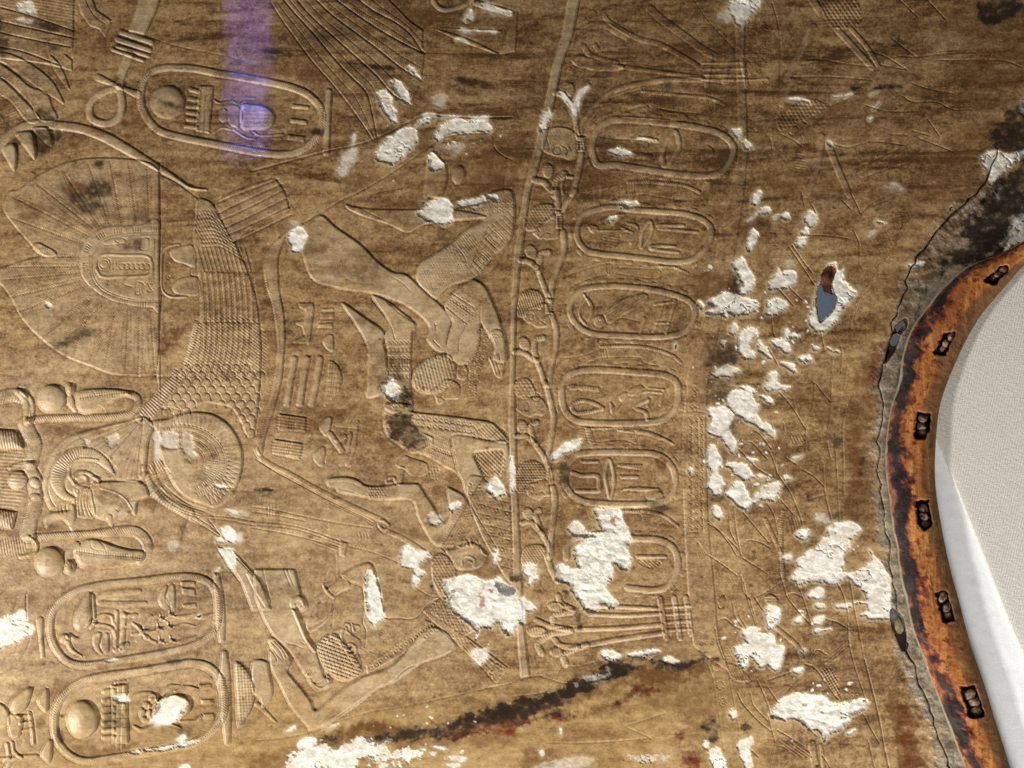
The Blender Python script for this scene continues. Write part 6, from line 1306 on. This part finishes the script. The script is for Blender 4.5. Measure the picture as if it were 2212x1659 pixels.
def plain(name, c0, c1, scale, rough=.8, bump=.3, stretch=(1, 1, 1)):
    m, nt, b = mat(name); g = N(nt); v = g.coord(stretch); n = g.noise(v, scale, 6, .65)
    g.link(g.mix(g.rng(n, .3, .7), c0, c1), b.inputs['Base Color']); b.inputs['Roughness'].default_value = rough
    g.link(g.bump(n, bump, .001), b.inputs['Normal']); return m
def linen_material(name, c0, c1, thread, bumpk):
    m, nt, b = mat(name); g = N(nt); v = g.coord((1, 1, 1), (0, math.radians(8), 0))
    wx = g.wave(v, thread, 'X', 2.5, 2, 3); wz = g.wave(v, thread * 1.25, 'Z', 3.5, 2, 2.5)
    slub = g.noise(g.coord((300, 300, 1400)), 1.0, 4, .6); slub2 = g.noise(g.coord((1300, 300, 320)), 1.0, 4, .6); n = g.noise(v, 900, 3, .7)
    h_ = g.math('ADD', g.math('MULTIPLY', wz, .5), g.math('ADD', g.math('MULTIPLY', wx, .35), g.math('ADD', g.math('MULTIPLY', slub, 1.1), slub2)))
    g.link(g.mix(g.rng(g.math('ADD', h_, n), 1.2, 2.6), c0, c1), b.inputs['Base Color']); b.inputs['Roughness'].default_value = .9; b.inputs['Specular IOR Level'].default_value = .15
    g.link(g.bump(h_, bumpk, .0006), b.inputs['Normal']); return m
M_PANEL = panel_material(); M_RAIL = rail_material()
M_RED = plain('leather_backing', (.05, .012, .005), (.24, .075, .025), 120, .7, .6)
M_DARK = plain('rawhide_lacing', (.02, .012, .008), (.30, .19, .12), 300, .45, .8)
M_BLUE = plain('blue_grey_paint', (.105, .145, .20), (.125, .17, .23), 300, .8, .1)
M_WOODBACK = plain('bent_wood_back', (.13, .07, .03), (.24, .14, .07), 40, .7, .3, (1, 1, 8))
M_PLUG = plain('dry_resin', (.06, .05, .02), (.27, .22, .10), 220, .8, .9)
M_LINEN = linen_material('unbleached_linen', (.47, .45, .405), (.65, .625, .57), 320, .5)
M_SHEET = linen_material('white_cotton', (.66, .69, .71), (.78, .80, .81), 520, .3)

# ================================================================== objects
def link(o, parent=None):
    SC.collection.objects.link(o)
    if parent is not None: o.parent = parent
    return o
def mesh_obj(name, V, F, material, parent=None, smooth_=True, attrs=None, normals=None):
    me = bpy.data.meshes.new(name)
    V = np.ascontiguousarray(V, np.float32); F = np.ascontiguousarray(F, np.int32)
    k = F.shape[1]
    me.vertices.add(len(V)); me.vertices.foreach_set('co', V.ravel())
    me.loops.add(F.size); me.loops.foreach_set('vertex_index', F.ravel())
    me.polygons.add(len(F)); me.polygons.foreach_set('loop_start', np.arange(0, F.size, k, dtype=np.int32))
    me.update(calc_edges=True)
    if smooth_: me.polygons.foreach_set('use_smooth', np.ones(len(F), bool))
    for an, A in (attrs or {}).items():
        a = me.attributes.new(an, 'FLOAT_COLOR', 'POINT'); a.data.foreach_set('color', np.ascontiguousarray(A, np.float32).ravel())
    me.materials.append(material)
    if normals is not None: me.normals_split_custom_set_from_vertices(normals.tolist() if NLIST else normals)
    return link(bpy.data.objects.new(name, me), parent)
NLIST = True
root = bpy.data.objects.new('chariot_body', None)
root.empty_display_size = .05
root['label'] = 'worn golden brown chariot side covered in Egyptian relief, edged by an orange wooden rail'
root['category'] = 'chariot'
link(root)

TOPK = np.clip(smooth((1080 - GY) / 1000) * (.55 + .45 * smooth(GX / 900)), 0, 1)  # mask that darkens the panel colour towards the top and right
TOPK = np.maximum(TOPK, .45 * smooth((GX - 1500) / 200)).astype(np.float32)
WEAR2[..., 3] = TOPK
keep = ~(GONE[:-1, :-1] | GONE[1:, :-1] | GONE[:-1, 1:] | GONE[1:, 1:])
FL = LAB[:-1, :-1]
jj, ii = np.nonzero(keep)
lab = FL[jj, ii]
order = np.argsort(lab, kind='stable'); jj, ii, lab = jj[order], ii[order], lab[order]
starts = np.searchsorted(lab, np.arange(len(PARTS) + 1))
posf = POS.reshape(-1, 3); nrmf = NRM.reshape(-1, 3); w1f = WEAR.reshape(-1, 4); w2f = WEAR2.reshape(-1, 4)
MADE = {}
def build_part(k):
    a, b = starts[k], starts[k + 1]
    name, par = PARTS[k]
    if par is not None and par not in MADE: build_part(par)
    par_o = MADE.get(par, root) or root
    n = b - a
    if n < 12 and not any(p[1] == k for p in PARTS):
        MADE[k] = None; return
    j, i = jj[a:b], ii[a:b]
    q = np.stack([j * NX + i, (j + 1) * NX + i, (j + 1) * NX + i + 1, j * NX + i + 1], 1)
    v, inv = np.unique(q, return_inverse=True)
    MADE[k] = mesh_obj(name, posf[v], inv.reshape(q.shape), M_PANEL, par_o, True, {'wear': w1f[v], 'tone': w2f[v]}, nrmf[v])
for k in range(len(PARTS)):
    if k not in MADE: build_part(k)

if MADE.get(CHIPS): MADE[CHIPS]['kind'] = 'stuff'
# ---- back of the sheet and the walls of the pierced places
bx = np.arange(-120, 2330, 24.0); by = np.arange(-120, 1790, 24.0); BX, BY = np.meshgrid(bx, by)
bad = np.zeros(BX.shape, bool)
for p in HOLES:
    bad |= (BX > p[:, 0].min() - 30) & (BX < p[:, 0].max() + 30) & (BY > p[:, 1].min() - 30) & (BY < p[:, 1].max() + 30)
bad |= clip_pts(np.stack([BX.ravel(), BY.ravel()], 1), cut).reshape(BX.shape)
kp = ~(bad[:-1, :-1] | bad[1:, :-1] | bad[:-1, 1:] | bad[1:, 1:]); jb, ib = np.nonzero(kp); nb = len(bx)
q = np.stack([jb * nb + ib, jb * nb + ib + 1, (jb + 1) * nb + ib + 1, (jb + 1) * nb + ib], 1); v, inv = np.unique(q, return_inverse=True)
mesh_obj('wooden_back', world(BX, BY, bend(BX, BY) - 26).reshape(-1, 3)[v], inv.reshape(q.shape), M_WOODBACK, root)
def bilin(A, x, y):
    i = np.clip(np.searchsorted(XS, x) - 1, 0, NX - 2); j = np.clip(np.searchsorted(YS, y) - 1, 0, NY - 2); return A[j, i]
for n, p in enumerate(HOLES):
    p = resample(np.vstack([p, p[:1]]), 140)[:-1]; c = p.mean(0); V = []; m = len(p)
    for lv, (dz, off) in enumerate(((-.5, 3.2), (-5, .2), (-12, 1.5), (-26, .5))):
        d = p - c; d = d / np.hypot(*d.T)[:, None]
        qx = p + d * (off + RNG.normal(0, .6, (m, 1)))
        V.append(world(qx[:, 0], qx[:, 1], bend(qx[:, 0], qx[:, 1]) + bilin(wav, qx[:, 0], qx[:, 1]) - 1.2 + dz))
    V = np.vstack(V); F = [[l * m + k, l * m + (k + 1) % m, (l + 1) * m + (k + 1) % m, (l + 1) * m + k] for l in range(3) for k in range(m)]
    mesh_obj('broken_edge', V, F, M_RED if n == 0 else M_DARK, root)
# leather flap seen inside the large hole, and the resin plug in the slit
def sheet(name, poly, bfun, material, parent, pitch=3.0, amp=2.0, seed=5, thick=0):
    x0, y0 = poly.min(0); x1, y1 = poly.max(0)
    xs = np.arange(x0 - pitch, x1 + pitch, pitch); ys = np.arange(y0 - pitch, y1 + pitch, pitch); X, Y = np.meshgrid(xs, ys)
    B = bfun(X, Y) + fbm(X, Y, 18, 18, seed, 3) * amp * 2
    ins = clip_pts(np.stack([X.ravel(), Y.ravel()], 1), poly).reshape(X.shape)
    kp = ins[:-1, :-1] & ins[1:, 1:]; j, i = np.nonzero(kp); n = len(xs)
    q = np.stack([j * n + i, (j + 1) * n + i, (j + 1) * n + i + 1, j * n + i + 1], 1); v, inv = np.unique(q, return_inverse=True)
    return mesh_obj(name, world(X, Y, B).reshape(-1, 3)[v], inv.reshape(q.shape), material, parent)
T(3, 1)
sheet('leather_flap', spline(pts('430,600 600,600 600,760 560,860 600,960 585,930 555,890 480,860 462,805 440,790'), True), lambda x, y: bend(x, y) - 15 - (y - 575) * .12, M_RED, root, 2.0, 3.0)
def lump(name, c, rad, material, parent, rot=0.0, seed=1, zoff=0.0):
    nu, nv = 26, 14; th = np.linspace(0, 2 * np.pi, nu, endpoint=False); ph = np.linspace(.02, np.pi - .02, nv); TH, PH = np.meshgrid(th, ph)
    r = 1 + .35 * (fbm(np.cos(TH) * np.sin(PH) * 30 + 9 * seed, np.sin(TH) * np.sin(PH) * 30 + np.cos(PH) * 30, 20, 20, seed, 3) * 2)
    x = rad[0] * r * np.sin(PH) * np.cos(TH); y = rad[1] * r * np.sin(PH) * np.sin(TH); z = rad[2] * r * np.cos(PH)
    a = math.radians(rot); gx = c[0] + x * math.cos(a) - y * math.sin(a); gy = c[1] + x * math.sin(a) + y * math.cos(a)
    V = world(gx, gy, c[2] + z).reshape(-1, 3); F = [[j * nu + i, (j + 1) * nu + i, (j + 1) * nu + (i + 1) % nu, j * nu + (i + 1) % nu] for j in range(nv - 1) for i in range(nu)]
    return mesh_obj(name, V, F, material, parent)
T(3, 3); c = pts('1133,425')[0]; lump('resin_plug', (*c, bend(*c) - 8), (10, 20, 8), M_PLUG, root, -6, 3)
T(3, 1); c = pts('1150,1190')[0]; lump('split_fibre', (*c, bend(*c) - 12), (9, 3, 5), M_DARK, root, -50, 4)

# ---- the rail: a closed, slightly flattened round bar whose outline follows the two traced edges
RH = 25.0
ns = len(RL); nf = 84; nb_ = 20
thf = np.linspace(0, np.pi, nf); thb = np.linspace(np.pi, 2 * np.pi, nb_ + 2)[1:-1]; TH = np.concatenate([thf, thb]); nt_ = len(TH)
uu = (1 - np.cos(TH)) / 2
S = np.arange(ns)[:, None] * 1.7
RX = RL[:, :1] * (1 - uu) + RR[:, :1] * uu; RY = RL[:, 1:] * (1 - uu) + RR[:, 1:] * uu
hgt = np.where(np.sin(TH) >= 0, RH * np.abs(np.sin(TH)) ** .85, -22 * np.abs(np.sin(TH)))[None, :] * np.ones((ns, 1))
U2 = np.ones((ns, 1)) * uu[None, :]
lum = fbm(S + 0 * U2, U2 * 90, 70, 40, 111, 4) * 5 + fbm(S + 0 * U2, U2 * 90, 12, 16, 121, 3) * 1.6
front = (np.sin(TH) > 0)[None, :]
n1 = fbm(S + 0 * U2, U2 * 95, 60, 26, 131, 5, .6) * 2; n2 = fbm(S + 0 * U2, U2 * 95, 18, 12, 141, 4, .6) * 2; n3 = fbm(S + 0 * U2, U2 * 95, 240, 60, 151, 2) * 2
cen = .17 + .05 * np.interp(S, [0, 350, 700, 1500, 2200], [-2, -.6, 0, .6, .4]) + .05 * n3
wd_ = np.interp(S, [0, 260, 420, 700, 1000, 1500, 2200], [.06, .10, .15, .14, .13, .11, .14]) + .05 * n3
ed = np.abs(U2 - cen) - wd_ + .25 * n1 + .15 * n2
DKM = smooth(.5 - (ed + .03 + .06 * n2) / .12); MRM = np.clip(smooth(.5 - (ed - .075 + .10 * n2) / .07) + .8 * smooth((n2 + .6 * n1 - .42) / .25) * (U2 < .8), 0, 1)
BEM = smooth(.5 + (U2 - .70 + .12 * n1 + .05 * n2) / .09) * (.75 + .25 * n2); CRUST = smooth(.5 - (U2 - .035 + .04 * n1) / .03)
slots = []
T(3, 1); slots += [pts('1880,765 2000,655 2065,640 2070,690 1962,792'), pts('1448,1392 1522,1232 1612,1220 1600,1262 1530,1402')]
T(3, 2); slots += [pts('1290,256 1398,262 1392,400 1350,462 1270,455 1285,330'), pts('1280,1022 1380,1015 1412,1210 1352,1252 1305,1200')]
T(3, 3); slots += [pts('1455,152 1542,140 1605,372 1520,388'), pts('1670,972 1790,960 1862,1200 1748,1212')]
SLOT = np.zeros(RX.shape); RP = np.stack([RX.ravel(), RY.ravel()], 1)
for p in slots:
    p = resample(np.vstack([p, p[:1]]), 26)[:-1]; p = spline(p.mean(0) + (p - p.mean(0)) * 1.12 + RNG.normal(0, 1.0, p.shape), True)
    k = clip_pts(RP, p).reshape(RX.shape) & front; SLOT = np.maximum(SLOT, k)
for _ in range(1):
    SLOT = (SLOT + np.roll(SLOT, 1, 0) + np.roll(SLOT, -1, 0) + np.roll(SLOT, 1, 1) + np.roll(SLOT, -1, 1)) / 5
RB = bend(RX, RY) + hgt + 6 + np.where(front, lum * np.abs(np.sin(TH))[None, :] ** .5, 0) + DKM * 1.4 * front - SLOT * 24
# a few long splits in the wood
V = world(RX, RY, RB).reshape(-1, 3)
I, J = np.meshgrid(np.arange(ns - 1), np.arange(nt_), indexing='ij'); J2 = (J + 1) % nt_
F = np.stack([I * nt_ + J, (I + 1) * nt_ + J, (I + 1) * nt_ + J2, I * nt_ + J2], -1).reshape(-1, 4)
w = np.stack([DKM, MRM, np.clip(BEM, 0, 1), smooth((SLOT - .35) / .4)], -1).reshape(-1, 4)
z0 = np.zeros_like(DKM); tone = np.stack([np.clip(CRUST, 0, 1), z0, z0, z0], -1).reshape(-1, 4)
rail = mesh_obj('wooden_rail', V, F, M_RAIL, root, True, {'wear': w, 'tone': tone})
rail['label'] = 'curved orange and dark brown wooden rail with square lacing holes'
for k, p in enumerate(slots):
    c = p.mean(0); d = p - c; ev, vec = np.linalg.eigh(d.T @ d); ax = vec[:, 1]; L = np.sqrt(ev[1] / len(p)); rot = math.degrees(math.atan2(ax[1], ax[0]))
    wq = np.sqrt(ev[0] / len(p))
    b0 = bend(*c) + RH * .72 - 1
    for s_ in (-.62, .05, .7):
        o = c + ax * s_ * L + np.array([RNG.normal(0, 1.2), RNG.normal(0, 1.2)])
        lump('rawhide_lacing', (*o, b0 + RNG.normal(0, 2)), (L * .42, wq * .75, 6), M_DARK, rail, rot + RNG.normal(0, 25), 11 + k * 3 + int(s_ * 3))

# ---- what stands behind
def slab(name, outline_, b_front, thick, material, label, cat, group=None):
    p = np.asarray(outline_, float); n = len(p); cx_, cy_ = p.mean(0)
    V = np.vstack([world(p[:, 0], p[:, 1], np.full(n, b_front)), world(p[:, 0], p[:, 1], np.full(n, b_front - thick))])
    me = bpy.data.meshes.new(name); faces = [list(range(n))[::-1], list(range(n, 2 * n))] + [[k, (k + 1) % n, n + (k + 1) % n, n + k] for k in range(n)]
    me.from_pydata(V.tolist(), [], faces); me.update()
    import bmesh
    bm = bmesh.new(); bm.from_mesh(me); bmesh.ops.recalc_face_normals(bm, faces=bm.faces)
    ed_ = [e for e in bm.edges if all(v.co.y < V[:n, 1].mean() + 1e-4 for v in e.verts)]
    bmesh.ops.bevel(bm, geom=ed_, offset=.0012, segments=3, affect='EDGES', profile=.5); bm.to_mesh(me); bm.free()
    me.materials.append(material); o = link(bpy.data.objects.new(name, me)); o['label'] = label; o['category'] = cat
    return o
def panel_sheet(name, outline_, bfun, material, label, cat, thick):
    o = sheet(name, spline(np.asarray(outline_, float), False) if len(outline_) > 8 else np.asarray(outline_, float), bfun, material, None, 4.0, .5, 9)
    o['label'] = label; o['category'] = cat
    m_ = o.modifiers.new('thickness', 'SOLIDIFY'); m_.thickness = thick; m_.offset = -1
    return o
def outer_bend(x, y): return bend(np.clip(x, 0, 2230), np.clip(y, 0, 1680))
le = resample(spline(gp('2300,380 2120,600 2030,700 2005,790 1998,880 2021,945 2034,977 2081,1097 2124,1204 2139,1244 2184,1357 2214,1425 2300,1640 2420,1960')), 500)
lc = np.concatenate([[0, .0006, .0015, .003], np.linspace(.006, 1, 60)])
LX = le[:, :1] + (2950 - le[:, :1]) * lc; LY = le[:, 1:] + (np.linspace(-100, 1960, 500)[:, None] - le[:, 1:]) * lc * .5
LB = outer_bend(LX, LY) - 3 - 4 * (1 - smooth(lc / .004))[None, :]
q = np.arange(499)[:, None] * len(lc) + np.arange(len(lc) - 1)[None, :]
lm = mesh_obj('linen_mount', world(LX, LY, LB).reshape(-1, 3), np.stack([q, q + len(lc), q + len(lc) + 1, q + 1], -1).reshape(-1, 4), M_LINEN)
lm['label'] = 'beige linen covered mount filling the right edge beside the rail'; lm['category'] = 'display mount'
m_ = lm.modifiers.new('thickness', 'SOLIDIFY'); m_.thickness = .0022; m_.offset = -1
panel_sheet('white_cloth', gp('1915,1040 2040,860 2900,860 2900,1960 1915,1960'), lambda x, y: outer_bend(x, y) + np.interp(x, [1920, 2010, 2060], [-42, -14, -12]), M_SHEET, 'smooth white cloth in the wedge between rail and linen mount', 'cloth', .0015)
slab('blue_board', gp('-800,-800 3000,-800 3000,2400 -800,2400'), -2600, 60, M_BLUE, 'blue grey board seen through the torn hole and slits', 'board')
